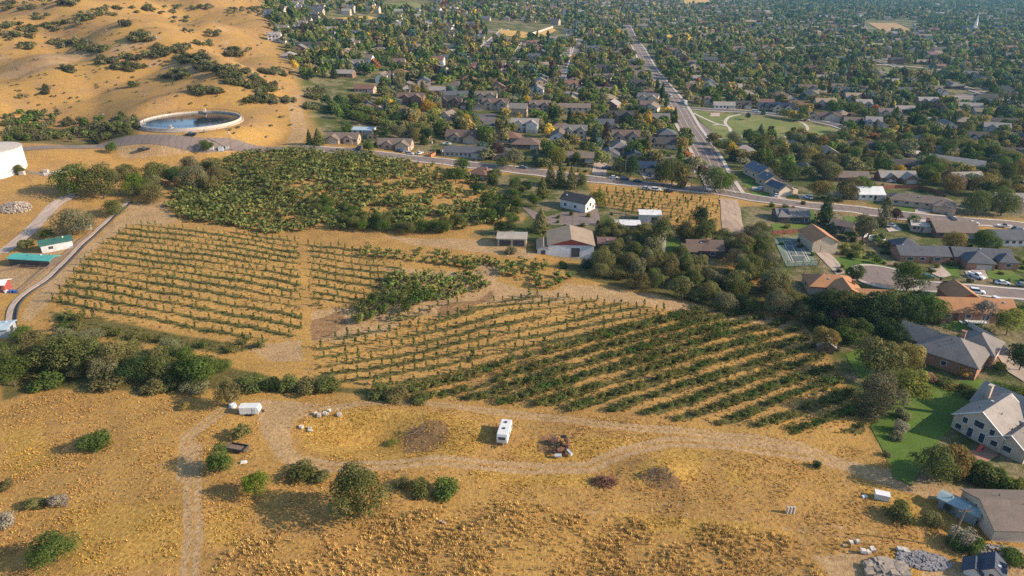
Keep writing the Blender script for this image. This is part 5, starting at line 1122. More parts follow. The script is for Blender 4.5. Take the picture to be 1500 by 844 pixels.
# ------------------------------------------------------------------ trees placed one by one
T = tree
for a in [(1207,328,13,8,'conifer','dark','tall dark spruce above the barn like garage'),(1217,341,5,5.5,'conifer','blue','small blue spruce at the foot of the tall dark spruce'),(1197,291,10,11.5,'round','gold','yellow green round tree beside the road junction houses'),
 (1150,264,10,14,'wide','green','broad green tree behind the three solar roofed houses'),(1132,248,8,9,'round','green','green tree tucked behind the uppermost solar roofed house'),(1241,293,14,13,'round','olive','tall olive tree above the road, in front of the yellow green tree'),(1216,266,13,12,'round','olive','large olive tree behind the yellow green round tree'),(1263,285,10,11,'round','green','green tree left of the white roofed bungalow'),
 (1316,256,6,8,'round','yellow','small round yellow tree in front of the dark roofed house'),(1366,272,9,8,'round','lime','lime yellow tree right of the grey roofed brown house'),(1391,284,11,14,'wide','gold','broad golden olive tree behind the long low tan house'),(1437,286,12,14,'wide','gold','broad golden tree right of the golden olive tree'),
 (1428,314,13,15,'wide','mid','big dark olive tree above the road, left of the pair'),(1466,316,14,15,'wide','mid','big dark olive tree above the road, right of the pair'),(1490,300,11,12,'round','gold','gold green tree at the right edge above the road'),(1466,258,13,14,'round','green','green tree above the gold green tree at the right edge'),
 (1394,367,9,9.5,'round','gold','golden olive tree in front of the wide taupe roofed brick house'),(1441,367,9,12,'wide','green','dense round green tree right of the golden olive tree by the brick house'),(1264,352,12,10,'round','sage','tall pale birch beside the garden pool'),(1292,333,13,4.6,'poplar','sage','narrow silvery poplar by the garden trampoline'),
 (1312,324,6,8,'round','purple','dark purple tree beside the narrow silvery poplar'),(1336,333,6,6,'round','green','small green tree right of the trampoline'),(1251,414,8.5,7,'round','green','green tree at the left rim of the turning circle'),(1327,428,11,12.5,'wide','green','large leafy green tree standing in the turning circle mouth'),(1384,432,5.5,5,'round','dark','small lollipop shaped tree on the verge of the close'),
 (1440,478,9,8,'aspen','grey','bare whitish tree in front of the orange roofed brick house'),(1474,491,9,10,'round','lime','green yellow tree right of the white deck'),(1492,470,6,7,'round','green','green tree at the right edge below the close'),(1210,512,8,9,'round','gold','golden tree at the corner of the vine rows'),(1240,508,6,9,'round','green','green tree between the golden tree and the dark tree row'),
 (1283,556,13,13,'round','olive','tall olive gold tree left of the grey hip roofed house'),(1320,549,11,10,'round','gold','golden tree nearest the grey hip roofed house'),(1284,607,12,12,'wide','sage','grey green tree at the left side of the big lawn'),(1323,594,11,11,'round','lime','yellow green tree in the clump on the big lawn'),
 (1493,543,8,9,'round','dark','dense dark tree at the right edge by the curved drive'),(1468,593,6,11,'wide','green','low spreading green tree above the large cream house'),(1494,592,6,8,'round','mid','olive tree at the right edge behind the large cream house'),(1358,703,9.5,10,'round','mid','olive tree below the large cream house, left of the golden one'),(1392,698,10,9,'round','gold','golden tree below the patio of the large cream house'),
 (1208,468,11,11,'wide','dark','dark tree at the left end of the row behind the orange houses'),(1238,473,11,11,'round','mid','second dark tree of the row behind the orange houses'),(1270,479,13,13,'round','dark','third and tallest dark tree of the row behind the orange houses'),(1300,476,12,11,'wide','mid','fourth tree of the row behind the orange houses'),(1330,482,12,12,'round','dark','fifth dark tree of the row behind the orange houses'),(1357,474,11,11,'round','green','tree at the right end of the row behind the orange houses'),(1225,480,7,8,'round','purple','small purplish tree in front of the dark tree row'),
 (1260,462,9,9,'round','green','green tree pressed against the orange tile roofs'),(527,757,11,12.5,'wide','mid','large rounded olive tree alone in the foreground stubble'),(376,728,6,5.6,'round','bright','bright green round tree left of the large rounded olive tree'),(324,690,7,7,'round','green','dark green bushy tree beside the black flatbed trailer'),(355,641,3.6,5,'small','olive','sparse olive sapling tree below the small white box trailer'),
 (82,822,6,8.5,'wide','green','green tree at the lower left corner of the field'),(22,566,8,10,'round','green','green tree at the left end of the lower tree line'),(50,520,7,9,'round','olive','olive tree behind the left end of the lower tree line'),(98,541,10,15,'wide','mid','large spreading willow in the lower tree line'),(130,545,9,9,'round','mid','olive tree right of the large spreading willow'),(165,546,9,10,'round','olive','olive brown tree in the lower tree line'),(205,556,6.5,10,'wide','dark','low dark tree in the middle of the lower tree line'),(240,556,6.5,10,'wide','mid','low olive tree in the middle of the lower tree line'),(292,563,8.5,12,'round','green','broad green tree at the right part of the lower tree line'),(337,596,7.5,6.5,'round','olive','olive tree left of the small white box trailer'),
 (112,288,15,18,'wide','green','large dark green tree left of the upper ditch end'),(153,291,16,16,'wide','mid','large olive tree right beside the large dark green tree'),(165,225,6.5,6,'round','green','small tree on the verge of the upper road'),(199,287,11,11,'wide','bright','bright green tree at the head of the ditch'),(232,268,11,14,'wide','mid','olive tree below the turning black pickup'),(226,298,9,12,'wide','olive','olive tree at the top of the ditch, orchard side'),(256,272,9,9,'wide','dark','dark tree between the olive trees by the upper road'),(286,280,13,13,'wide','sage','grey olive tree above the dense orchard corner'),(318,272,10,9,'wide','olive','slim olive tree at the dense orchard corner'),(304,223,7,7.5,'round','green','green tree at the roadside right of the dark pickup'),(30,255,5.5,6,'round','mid','small olive tree in front of the white water tank'),
 (113,343,10,16,'wide','sage','broad grey green tree above the stable'),(170,316,7,10,'wide','mid','small tree on the bank below the ditch head'),(70,349,4,6,'small','green','small green tree behind the stable'),(41,364,4,7,'small','mid','small tree beside the lane behind the stable'),
 (967,374,15,10,'aspen','mid','tall aspen clump with white trunks beside the dark cottage'),(1024,337,11,8,'wide','dark','dense dark oval tree at the edge of the young orchard'),(1002,350,5,8,'round','lime','yellow green tree below the dense dark oval tree'),(1085,378,9.5,10,'round','olive','olive tree by the gravel drive'),(1112,372,9,9,'round','mid','olive tree right of the gravel drive'),(1103,408,9,11,'wide','mid','broad willow below the gravel drive'),(1135,430,9,12,'wide','olive','broad willow left of the tennis court'),(1150,452,8,12,'wide','mid','broad willow at the end of the dark tree line'),
 (887,349,8,11,'round','mid','dark olive tree between barn and white shed'),(792,340,10,8,'conifer','olive','pyramid shaped conifer left of the white farmhouse'),(794,290,10,7,'conifer','mid','tall conifer above the white farmhouse'),(806,274,12,6.5,'conifer','olive','first conifer of the tall group behind the farmhouse'),(821,272,12.5,6,'conifer','mid','second conifer of the tall group behind the farmhouse'),(837,276,11.5,6.5,'conifer','olive','third conifer of the tall group behind the farmhouse'),(852,276,10,7,'round','mid','rounded tree at the right end of the tall conifer group'),(817,242,11,12.5,'round','lime','yellow green tree above the tall conifer group'),(845,239,8,7,'round','green','green tree right of the yellow green tree above the conifers'),(875,303,8,9,'round','lime','yellow green tree left of the young orchard'),
 (753,245,11,12,'round','sage','grey olive tree right of the dark purple tree'),(727,232,9.5,10,'round','purple','dark purple tree by the square brown house'),(735,248,7,7,'round','mid','small olive tree under the dark purple tree'),(984,271,15,18,'wide','mid','large olive tree at the upper roadside left of the junction'),(966,268,10,8,'round','mid','olive tree at the left flank of the large roadside tree'),(998,275,10,5,'poplar','gold','golden tree at the right flank of the large roadside tree'),(1047,281,13,18,'wide','green','large green tree on the corner of avenue and upper road'),(1066,276,9,9,'round','lime','yellow green tree at the right side of the corner tree'),(908,258,8.5,8,'small','sage','pale thin tree behind the three parked cars'),
 (677,252,8,9,'round','green','round green tree in front of the slate roofed house'),(667,270,9,11,'round','green','dark green tree left of the small red brick house'),(720,272,7,8,'round','mid','olive tree right of the small red brick house'),(627,168,11.5,11,'round','yellow','large bright yellow tree right of the house with red garage doors'),(611,174,7,6.5,'round','yellow','smaller yellow tree below the large bright yellow one'),(556,159,8.5,9,'round','yellow','yellow tree left of the white boxy house'),(683,186,9.5,7,'round','yellow','bright yellow tree at the edge of the dark cul de sac'),(818,147,9.5,9.5,'round','lime','yellow tree above the upper row of houses'),(948,189,12,6,'poplar','yellow','tall yellow tree right of the dark brown house'),(938,186,9,6,'round','gold','pale golden tree left of the tall yellow one'),(1071,229,9.5,7.5,'round','yellow','bright yellow tree below the park'),
 (454,213,9,4,'conifer','dark','slim dark conifer left of the tan corner house'),(467,213,9.5,7,'conifer','mid','wider conifer right of the slim dark one'),(540,222,8,9,'round','green','green tree between the two upper road ranch houses'),(508,196,9,9,'round','green','tall green tree above the tan corner house'),(560,205,9,11,'round','dark','dark tree right of the low white metal roofed building'),(610,200,9,12,'round','mid','olive tree in the garden clump above the second ranch house'),(585,203,9,10,'round','sage','grey olive tree in the garden clump above the second ranch house'),(621,212,7,5,'conifer','dark','small conifer right of the second ranch house'),
 (1095,176,6,4.5,'round','dark','small dark tree at the top edge of the park lawn'),(1114,194,6,4.5,'conifer','blue','bluish young tree on the park lawn, left of two'),(1128,196,6,5.5,'round','dark','dark young tree on the park lawn, right of two'),(1161,197,6,4.5,'small','green','small young tree at the right end of the park path'),(1133,215,9,6,'conifer','dark','dark cone shaped tree left of the navy hip roofed house'),(1094,208,9,9,'round','dark','dark tree behind the pale hip roofed house'),(1260,186,7,5,'conifer','dark','small dark conifer at the house on the park street'),(1118,168,5,4,'conifer','blue','small bluish conifer by the park street'),(1025,150,8,8,'round','green','green tree on the corner of the avenue and park street'),
 (846,95,9,8,'round','rust','rust red tree beside the far side street') , (938,56,10,10,'round','rust','rust orange tree beside the far end of the avenue'),(905,36,11,10,'round','gold','golden tree beside the bend of the avenue')]:
    T(*a)
for a in [(140,655,4,8,'bush','green','wide dark green bush alone on the left of the stubble field'),(443,699,3.2,8,'bush','mid','low bush at the edge of the dirt track, left of the big tree'),(470,702,2.4,5,'bush','olive','small bush tucked left of the big foreground tree'),(618,723,3.6,6,'bush','mid','left half of the pair of bushes right of the big tree'),(655,726,3.9,7,'bush','green','right half of the pair of bushes right of the big tree'),(590,712,2.4,4,'bush','olive','small bush between the big tree and the pair of bushes'),
 (88,738,3,4.6,'bush','grey','grey dead looking bush in the left field'),(55,740,2.2,5,'bush','olive','low olive bush beside the grey dead bush'),(8,716,2.5,4,'bush','olive','olive bush at the left edge of the field'),(6,772,3,5,'bush','grey','grey bush at the left edge near the bottom'),(68,568,4,10,'bush','green','green bush in front of the lower tree line'),(155,568,4,11,'bush','olive','olive bush in front of the olive brown tree'),(222,575,3.6,8,'bush','olive','olive bush below the low dark tree'),(248,571,3.4,7,'bush','mid','olive bush below the low olive tree'),(285,574,3.4,8,'bush','sage','pale bush in front of the broad green tree'),(268,598,1.6,4,'bush','gold','small golden weed bush on the stubble'),
 (375,568,4,9,'bush','mid','dense bush on the track edge right of the tree line'),(398,570,3.6,6,'bush','dark','dark bush right of the dense bush on the track edge'),(422,572,4.2,7,'bush','mid','rounded bush at the foot of the sapling rows'),(452,574,4,9,'bush','olive','spreading bush at the lower corner of the sapling rows'),(480,572,4.5,8,'bush','mid','tall bush on the lower edge of the sapling rows'),(556,582,3.2,8,'bush','mid','bush on the lower orchard edge left of centre'),(580,586,3.4,8,'bush','olive','second bush on the lower orchard edge left of centre'),(615,590,3,6,'bush','mid','green clump at the foot of the dense rows'),
 (1317,757,3.6,6.5,'bush','mid','rounded olive bush below the white storage box'),(1364,768,3,5,'bush','olive','straggly bush right of the rounded olive bush'),(1392,747,3,4,'bush','mid','bush growing against the container shed'),(1424,760,2.4,3.4,'bush','dark','small dark bush at the near end of the container shed'),(1408,797,4,6,'bush','grey','large grey brown bush beside the leaning pole'),(1425,808,3.4,5,'bush','green','green bush right of the large grey brown bush'),(1398,800,3,4,'bush','green','green bush around the foot of the leaning pole'),(1485,822,2,6,'bush','green','low green bush at the right edge near the playhouse'),(1196,684,1.8,2.4,'bush','dark','small dark bush on the golden bank of the lane'),
 (1420,695,5,6.5,'bush','green','green shrub row below the patio, first'),(1440,707,5.4,7,'bush','mid','green shrub row below the patio, second'),(1461,714,5,6.5,'bush','green','green shrub row below the patio, third'),(1482,718,4.4,6,'bush','lime','green shrub row below the patio, last at right'),(1413,553,4,5.6,'round','orange','rounded orange shrub at the wall of the grey hip roofed house'),(1358,557,2.6,5,'bush','rose','rosy shrub at the foot of the grey hip roofed house'),(1318,632,3.4,4,'bush','grey','grey shrub bed at the foot of the lawn trees'),(1312,645,2.5,4,'bush','sage','pale shrub in the lawn bed'),(1322,612,3.4,5,'bush','sage','silvery shrub below the lawn trees'),(1274,612,5,6,'bush','sage','grey green bush at the vineyard corner'),(1300,668,1.6,2.5,'bush','sage','tiny pale shrub on the lower lawn'),(1408,573,2.2,2.4,'bush','dark','little clipped bush on the big lawn'),(1390,566,1.3,6,'bush','gold','low golden flower bed on the big lawn'),(1380,560,1.5,7,'bush','mid','low hedge across the big lawn, upper part'),(1420,577,1.6,8,'bush','mid','low hedge across the big lawn, lower part'),(1466,541,2.2,4,'bush','lime','yellow green shrub by the curved drive'),(1408,500,2.6,4,'bush','green','rounded shrub by the roof of the grey house'),
 (826,392,3,5,'bush','dark','dark bush in front of the white barn, left'),(862,392,4,7,'bush','blue','bluish bush in front of the white barn, right'),(748,372,3.4,6,'bush','sage','silvery bush below the pole shed'),(870,378,3.6,5,'bush','mid','olive bush at the right corner of the barn'),(575,650,1.,3,'bush','lime','yellow green weed in the dug hollow'),(1176,300,2.4,3,'bush','green','small bush at the road edge by the gravel drive'),(1130,303,2.4,3.6,'bush','green','bush on the verge above the dark solar roofed house'),(1150,305,2.2,4,'bush','mid','second bush on the verge above the dark solar roofed house')]:
    T(*a)
BUSHY = []
# trees scattered in named plots: outline, count, height range, width range, kinds, colours, label
PLOTS = [([(885,335),(940,345),(1000,342),(1062,352),(1058,400),(960,395),(890,372)],18,(5,11),(6.5,10),['willow'],['olive','mid','sage'],'willow in the farm garden around the aspens'),
 ([(175,255),(330,238),(335,268),(262,300),(205,300)],12,(6,9.5),(8,12),['willow'],['mid','sage','olive'],'willow crowded at the head of the ditch'),
 ([(832,398),(900,394),(1050,404),(1140,428),(1185,446),(1190,474),(1130,466),(1060,455),(960,430),(850,404)],36,(4.5,11),(6.5,11),['willow'],['olive','olive','sage','mid'],'rounded willow in the dark tree line between orchard track and farm'),
 ([(0,500),(60,492),(150,505),(330,530),(340,560),(200,560),(60,555),(0,565)],22,(3.8,7),(6,9.5),['wide','round'],['green','mid','olive','sage'],'tree crowded into the lower tree line'),
 ([(880,345),(940,350),(960,385),(1040,402),(900,390),(885,370)],16,(6,9),(7,10),['willow'],['olive','mid','sage'],'willow packed between the barn and the dark cottage'),
 ([(1080,325),(1112,335),(1126,390),(1140,430),(1095,420),(1070,385),(1062,360)],14,(6,9),(7,9.5),['willow'],['olive','mid','sage'],'willow between the gravel drive and the tennis court'),
 ([(690,262),(760,262),(790,300),(770,330),(740,345),(700,330)],22,(4.5,7.5),(6,8.5),['round'],['mid','green','dark'],'green tree in the grove between dense orchard and farmhouse'),
 ([(430,285),(480,300),(540,322),(600,330),(690,328),(690,342),(600,345),(520,338),(440,305)],26,(4.5,6),(6,7.5),['round','wide'],['mid','green','fruit2'],'tall hedge tree along the lower edge of the dense orchard'),
 ([(1060,206),(1150,208),(1240,200),(1300,205),(1340,215),(1340,245),(1250,255),(1170,250),(1110,238)],74,(7,11),(8,11),['round','wide'],['green','mid','olive','sage','gold'],'tree in the grove between park and upper road'),
 ([(1340,215),(1420,215),(1510,200),(1510,300),(1450,300),(1400,270),(1350,270)],62,(7,11),(8,12),['round','wide'],['green','mid','olive','gold','dark'],'tree in the grove at the right above the road'),
 ([(1225,340),(1300,345),(1310,375),(1300,392),(1240,385)],14,(2.5,4.5),(3.5,6),['small'],['green','mid','lime'],'small garden tree between the barn like garage and the slate roofed house'),
 ([(1180,450),(1260,470),(1330,490),(1310,510),(1240,505),(1195,480)],12,(5,8),(7,9),['round'],['dark','mid','green'],'shady tree behind the dark tree row'),
 ([(480,150),(530,145),(580,185),(640,200),(620,215),(560,190),(500,180),(470,165)],44,(6,9),(7,10),['round','wide'],['mid','dark','green','olive'],'tree in the garden clump at the foot of the hill')]
PEND = []
ms2 = Mass()
def dist_roads(x, y):
    d = 1e9
    for pts, hw in ROADS:
        a = np.array(pts); d = min(d, float(np.min(np.hypot(a[:, 0] - x, a[:, 1] - y))) - hw)
    return d
HXY = np.array(HOUSE_XY)
def near_house(x, y, pad, front=0.):
    dx = HXY[:, 0] - x; dy = HXY[:, 1] - y
    if (np.hypot(dx, dy) < HXY[:, 2] + pad).any(): return True
    return bool(front and ((np.abs(dx) < HXY[:, 2] * .9) & (dy > 0) & (dy < HXY[:, 2] + front)).any())
for pl, n, hr, wr, kinds, cols, lab in PLOTS:
    w = wpts(pl); xs = [p[0] for p in w]; ys = [p[1] for p in w]; got = []; tries = 0
    while len(got) < n and tries < n * 60:
        tries += 1; x, y = random.uniform(min(xs), max(xs)), random.uniform(min(ys), max(ys)); ww = random.uniform(*wr)
        if not inpoly(np.array([x]), np.array([y]), w)[0] or any((x - a) ** 2 + (y - b_) ** 2 < (ww * .5) ** 2 for a, b_ in got) or near_house(x, y, .5, 5) or dist_roads(x, y) < .5: continue
        got.append((x, y)); k = random.choice(kinds); c = random.choice(cols)
        word = {'olive': 'olive brown', 'mid': 'olive green', 'sage': 'silvery', 'gold': 'golden', 'dark': 'dark green', 'green': 'mid green', 'fruit2': 'yellowish green', 'lime': 'lime green'}[c]
        PEND.append((0, 0, random.uniform(*hr), ww, k, c, word + ' ' + lab, lab + 's', (x, y, float(hz(x, y)) - .1)))
PEND.sort(key=lambda q: math.hypot(q[8][0], q[8][1]) / q[3])
for q in PEND:
    TREE_XY.append((q[8][0], q[8][1], q[3] / 2))
    if q[4] == 'willow' or ncount.get('deciduous_tree', 0) < 299: T(*q[:8], pos=q[8])
    else: ms2.add(q[8], q[3], q[2], 'small', q[5])
# scrub oak on the hill
SCRUB = [(20,12,28,8,14),(75,3,30,6,10),(60,25,10,6,4),(25,48,32,13,22),(75,42,16,8,8),(115,33,18,7,6),(110,6,12,5,5),(130,25,20,5,8),(158,18,20,7,12),(180,38,10,4,4),(100,66,30,8,16),(140,74,22,5,10),(40,70,14,5,6),(100,104,10,5,4),(155,91,16,5,9),(190,101,22,5,13),(210,56,18,8,14),
 (205,86,25,4,10),(235,78,13,10,12),(262,73,14,7,9),(285,88,22,10,18),(310,100,20,7,12),(340,108,25,8,16),(360,120,25,9,16),(385,130,20,7,10),(258,112,18,6,12),(300,135,22,7,12),(300,66,12,6,6),(345,78,18,6,10),(230,15,40,8,14),(265,32,14,6,6),(315,50,10,4,4),(275,48,5,3,2),(300,12,20,4,6),(360,18,28,6,12),(390,25,10,5,4),
 (400,108,18,5,8),(385,150,20,7,10),(430,150,14,6,6),(65,135,8,4,2),(27,145,5,3,1),(425,28,14,6,8),(445,32,24,6,14),(470,34,20,4,8),(463,140,13,7,9),(455,160,10,4,4),(420,110,10,3,3),(500,38,16,4,8),(200,129,6,2,1)]
sp = []
for cx, cy, rx, ry, n in SCRUB:
    for i in range(int(n * 1.25)):
        a = random.random() * 6.283; q = math.sqrt(random.random()); p = G(cx + math.cos(a) * rx * q * 1.1, cy + math.sin(a) * ry * q * .95); sp.append((p, random.uniform(5.5, 10.5), random.uniform(3., 5.2), 0))
pl = [(0,168),(60,162),(90,170),(150,172),(200,178),(205,192),(190,203),(90,207),(0,212)]
w = wpts(pl); xs = [p[0] for p in w]; ys = [p[1] for p in w]; k = 0
while k < 120:
    x, y = random.uniform(min(xs), max(xs)), random.uniform(min(ys), max(ys))
    if inpoly(np.array([x]), np.array([y]), w)[0] and dist_roads(x, y) > 2.5: sp.append((Vector((x, y, float(hz(x, y)))), random.uniform(4.5, 7), random.uniform(3.4, 5), 1)); k += 1
sp.sort(key=lambda s: depth(s[0]) / s[1])
ms = Mass()
for i, (p, w_, h_, z) in enumerate(sp):
    c = random.choice(['oak', 'oak', 'olive', 'mid', 'sage'] if not z else ['oak', 'mid', 'green', 'oak'])
    if i < 300: tree(0, 0, h_, w_, 'scrub', c, ('scrub oak in the dense thicket between water tank and reservoir' if z else {'oak': 'dark', 'olive': 'olive', 'mid': 'olive green', 'sage': 'greyish'}[c] + ' scrub oak on the dry hill above the reservoir'), 'scrub oaks in the thicket' if z else 'scrub oaks on the hill', pos=p)
    else: ms.add(p, w_, h_, 'far', c)
for i in range(420):
    p = G(random.uniform(-20, 430), random.uniform(-30, 205))
    if dist_roads(p.x, p.y) > 4 and math.hypot(p.x - pc.x, p.y - pc.y) > rad + 5: ms.add(p, random.uniform(1.4, 3.4), random.uniform(.9, 1.8), 'far', random.choice(['oak', 'olive', 'grey', 'sage']))
ms.build('hill_scrub', 'dark scrub dotted over the far part of the dry hill', 'scrub')
# ------------------------------------------------------------------ orchards
plants = []
HT = {'A': ('fruit', (2.8, 4.0), (4.4, 5.9), .97), 'B': ('sapling', (1.4, 2.4), (1.1, 1.8), .92), 'C': ('sapling', (1.5, 2.4), (1.1, 1.8), .92), 'H': ('fruit', (2.2, 3.), (3.2, 4.2), .9), 'I': ('fruit', (2.8, 3.9), (3.6, 5.), .95), 'J': ('fruit', (2.2, 3.2), (3.2, 4.4), .85), 'D': ('sapling', (1.5, 2.6), (1.1, 1.9), .88), 'E': ('fruit', (1.1, 2.3), (2.2, 3.9), .93), 'F': ('sapling', (2.2, 3.4), (1.7, 2.6), .9), 'K': ('fruit', (1.8, 2.8), (3., 4.), .85)}
WHERE = {'A': 'in the dense upper orchard', 'B': 'in the wide young orchard beside the ditch', 'C': 'in the small sapling block at the middle of the photo', 'H': 'in the green band left of the barn', 'I': 'in the tree block beside the bare bend of the track', 'J': 'beside the track bend below the barn', 'D': 'in the young rows sloping below the bare track', 'E': 'in the dense green rows at lower right', 'F': 'in the small young orchard by the upper road', 'K': 'below the wide young orchard'}
for nm, w, o, d, sp_, st, k in FW:
    kind, hr, wr, dens = HT[nm]; xs = [p[0] for p in w]; ys = [p[1] for p in w]
    tt = [(x - o[0]) * -d[1] + (y - o[1]) * d[0] for x, y in w]; ll = [(x - o[0]) * d[0] + (y - o[1]) * d[1] for x, y in w]
    for r_ in range(int(min(tt) / sp_) - 1, int(max(tt) / sp_) + 2):
        L = min(ll) + random.random() * st; GS = .5 if nm == 'A' else .32 if nm == 'E' else .2
        while L < max(ll):
            x = o[0] + d[0] * L - d[1] * r_ * sp_ + random.gauss(0, GS); y = o[1] + d[1] * L + d[0] * r_ * sp_ + random.gauss(0, GS); L += st * random.uniform(.92, 1.08)
            if not inpoly(np.array([x]), np.array([y]), w)[0] or near_house(x, y, .5) or dist_roads(x, y) < 1.5: continue
            dn = dens; n1 = math.sin(x * .07 + 1.3) * math.sin(y * .06 + .4) + .5 * math.sin(x * .17 + y * .13)
            pxx, pyy = proj(x, y, float(hz(x, y)))
            if nm == 'A' and 530 < pxx < 720 and 262 < pyy < 330: dn = .62
            if nm == 'E': dn = .97 if (y - (o[1] + 0)) > -1e9 and r_ in (2, 3) else .86 + .2 * n1
            if random.random() > dn: continue
            f = 1.0 + .18 * n1; kk = kind
            h_ = random.uniform(*hr) * f; w_ = random.uniform(*wr) * f
            if nm == 'E' and r_ in (2, 3): h_ *= 1.25; w_ *= 1.2
            plants.append((depth((x, y, 0)), nm, kk, (x, y, float(hz(x, y)) - .05), h_, w_))
            if nm == 'D' and random.random() < .05: plants[-1] = (plants[-1][0], nm, 'sapling', plants[-1][3], h_ * 1.3, w_ * 2.2)
plants.sort(key=lambda q: q[0]); cnt = {'fruit': 0, 'sapling': 0}; mf, msap = Mass(), Mass()
for dd, nm, kk, pos, h_, w_ in plants:
    c = random.choice(['fruit', 'fruit2', 'fruit2', 'mid', 'green'] if nm != 'A' else ['fruit', 'mid', 'fruit2', 'fruit']) if kk == 'fruit' else random.choice(['sap', 'fruit', 'mid'])
    cnt[kk] += 1
    if cnt[kk] <= 300:
        l = {'fruit': 'low leafy fruit tree', 'fruit2': 'low pale green fruit tree', 'mid': 'low olive green fruit tree', 'green': 'low bright green fruit tree', 'olive': 'low olive fruit tree', 'sap': 'thin upright sapling'}[c] if kk == 'fruit' else 'thin upright sapling'
        tree(0, 0, h_, w_, kk, c, l + ' ' + WHERE[nm], {'fruit': 'fruit trees ', 'sapling': 'saplings '}[kk] + WHERE[nm], pos=pos)
    elif kk == 'fruit': mf.add(pos, w_, h_, 'fruitlow', c)
    else: msap.add(pos, w_, h_, 'sapling', c)
mf.build('orchard_trees', 'dense leafy fruit trees filling the upper orchard', 'orchard'); msap.build('orchard_saplings', 'rows of thin saplings in the farther young orchards', 'saplings')
BUSHW = {'green': 'green', 'mid': 'olive', 'dark': 'dark', 'sage': 'silvery', 'lime': 'yellowish'}
for pl, n, lab in (([(1120,330),(1250,340),(1500,365),(1520,480),(1380,480),(1260,440),(1180,400)],75,'garden bush in the yards around the turning circle'),([(1060,240),(1340,240),(1500,300),(1500,320),(1250,300),(1080,282)],40,'garden bush in the yards above the upper road at right'),([(470,205),(620,222),(690,235),(860,256),(870,240),(690,215),(500,190)],40,'garden bush along the front yards of the upper road'),([(690,345),(760,352),(880,345),(930,330),(860,300),(760,330)],18,'weedy bush around the farmyard')):
    w = wpts(pl); xs = [p[0] for p in w]; ys = [p[1] for p in w]; k = 0; tr = 0
    while k < n and tr < 4000:
        tr += 1; x, y = random.uniform(min(xs), max(xs)), random.uniform(min(ys), max(ys))
        if not inpoly(np.array([x]), np.array([y]), w)[0] or near_house(x, y, -1.) or dist_roads(x, y) < 1.8: continue
        c = random.choice(list(BUSHW)); tree(0, 0, random.uniform(1.2, 2.8), random.uniform(1.8, 3.8), 'bush', c, BUSHW[c] + ' ' + lab, lab.replace('bush', 'bushes', 1), pos=(x, y, float(hz(x, y)))); k += 1
# ------------------------------------------------------------------ the town: houses and trees on its blocks
av = np.array([math.sin(R(5.5)), math.cos(R(5.5))]); ac_ = np.array([av[1], -av[0]]); o0 = np.array([118., 420.])
for off, a0, a1 in ((-95, 190, 720), (-190, 170, 640), (-285, 260, 560), (105, 190, 900), (205, 170, 900), (310, 150, 900), (420, 200, 800), (540, 150, 800)):
    road('street', None, 8., M['asphalt'], .45, step=9, walk=1.8, world_pts=[tuple(o0 + ac_ * off + av * t) for t in np.linspace(a0, a1, 8)])
for al, b0, b1 in ((235, -280, -8), (400, -340, -8), (590, -380, -8), (255, 8, 640), (430, 8, 700), (640, 8, 800), (900, -300, 900)):
    road('street', None, 8., M['asphalt'], .45, step=9, walk=1.8, world_pts=[tuple(o0 + ac_ * t + av * (al + 4 * math.sin(t * .01))) for t in np.linspace(b0, b1, 10)])

NOHOUSE = [[(505,150),(562,150),(562,215),(505,215)],[(425,120),(505,120),(505,205),(425,205)],[(1005,155),(1060,162),(1240,190),(1220,218),(1070,228),(1040,205)],[(700,30),(830,38),(830,60),(720,62)],[(1265,30),(1345,30),(1345,52),(1265,52)],[(1280,95),(1365,98),(1365,113),(1280,113)],[(1370,130),(1445,132),(1440,156),(1375,156)],[(455,120),(560,110),(560,150),(470,160)],[(685,165),(730,165),(730,202),(700,204)],[(560,0),(632,0),(632,16),(560,16)],[(480,24),(566,22),(566,36),(480,36)],[(995,-8),(1045,-8),(1045,8),(995,8)]]
def intown(px, py, py_lo=-55): return inpoly(px, py, TOWN) & (py > py_lo)
def blocked(px, py):
    o = np.zeros(px.shape, bool)
    for q in NOHOUSE: o |= inpoly(px, py, q)
    return o
ca, sa = math.cos(R(-6)), math.sin(R(-6)); cand = []
y = 330.
while y < 2700:
    stp = 38 + max(0, (y - 600)) * .016; x = -1500.
    while x < 2300:
        jx, jy = x + random.uniform(-4, 4), y + random.uniform(-5, 5); x += 30 + max(0, y - 600) * .016
        wx, wy = jx * ca - (jy - 400) * sa, jx * sa + (jy - 400) * ca + 400
        if wy < 300: continue
        cand.append((wx, wy))
    y += stp
cx = np.array([c_[0] for c_ in cand]); cy = np.array([c_[1] for c_ in cand]); cz = hz(cx, cy); PX, PY = proj(cx, cy, cz)
ok = intown(PX, PY) & ~blocked(PX, PY) & (PX > -60) & (PX < 1560)
# keep to what the camera can meet: nothing behind a rise is tested, far woods thin the houses at upper right
thin = rng.random(len(cx)); wood = (PX > 1130) & (PY < 36); ok &= ~(wood & (thin < .7)); ok &= ~((PX > 1250) & (PY < 62) & (thin < .35)); ok &= ~((PX > 1180) & (PX < 1500) & (PY < 12) & (thin < .5))
HP = []
def far_house_mesh(t, w, d, st, nm, far=False):
    B, O = tmpl(t, w, d, 1, st); wm, rm = MB(), MB()
    for i, bk in enumerate(B):
        bk = list(bk); bk[0] += .004 * i; wall_into(wm, *bk); roof_into(rm, *bk)
    for kind, bi, face, u, z, ww, hh in O:
        x_, y_ = facepos(B[bi], face, u, .02); rz = R(FACE[face][2])
        if kind in 'wd': wm.box(x_, y_, z if kind == 'w' else 1.1, ww, .06, hh, rz, 1)
        elif kind == 'g': wm.box(x_, y_, hh / 2, ww, .06, hh, rz, 2)
    return wm.mesh(nm, M['wall'], M['glass'], M['garage']), rm.mesh(nm + '_roof', M['roof'])
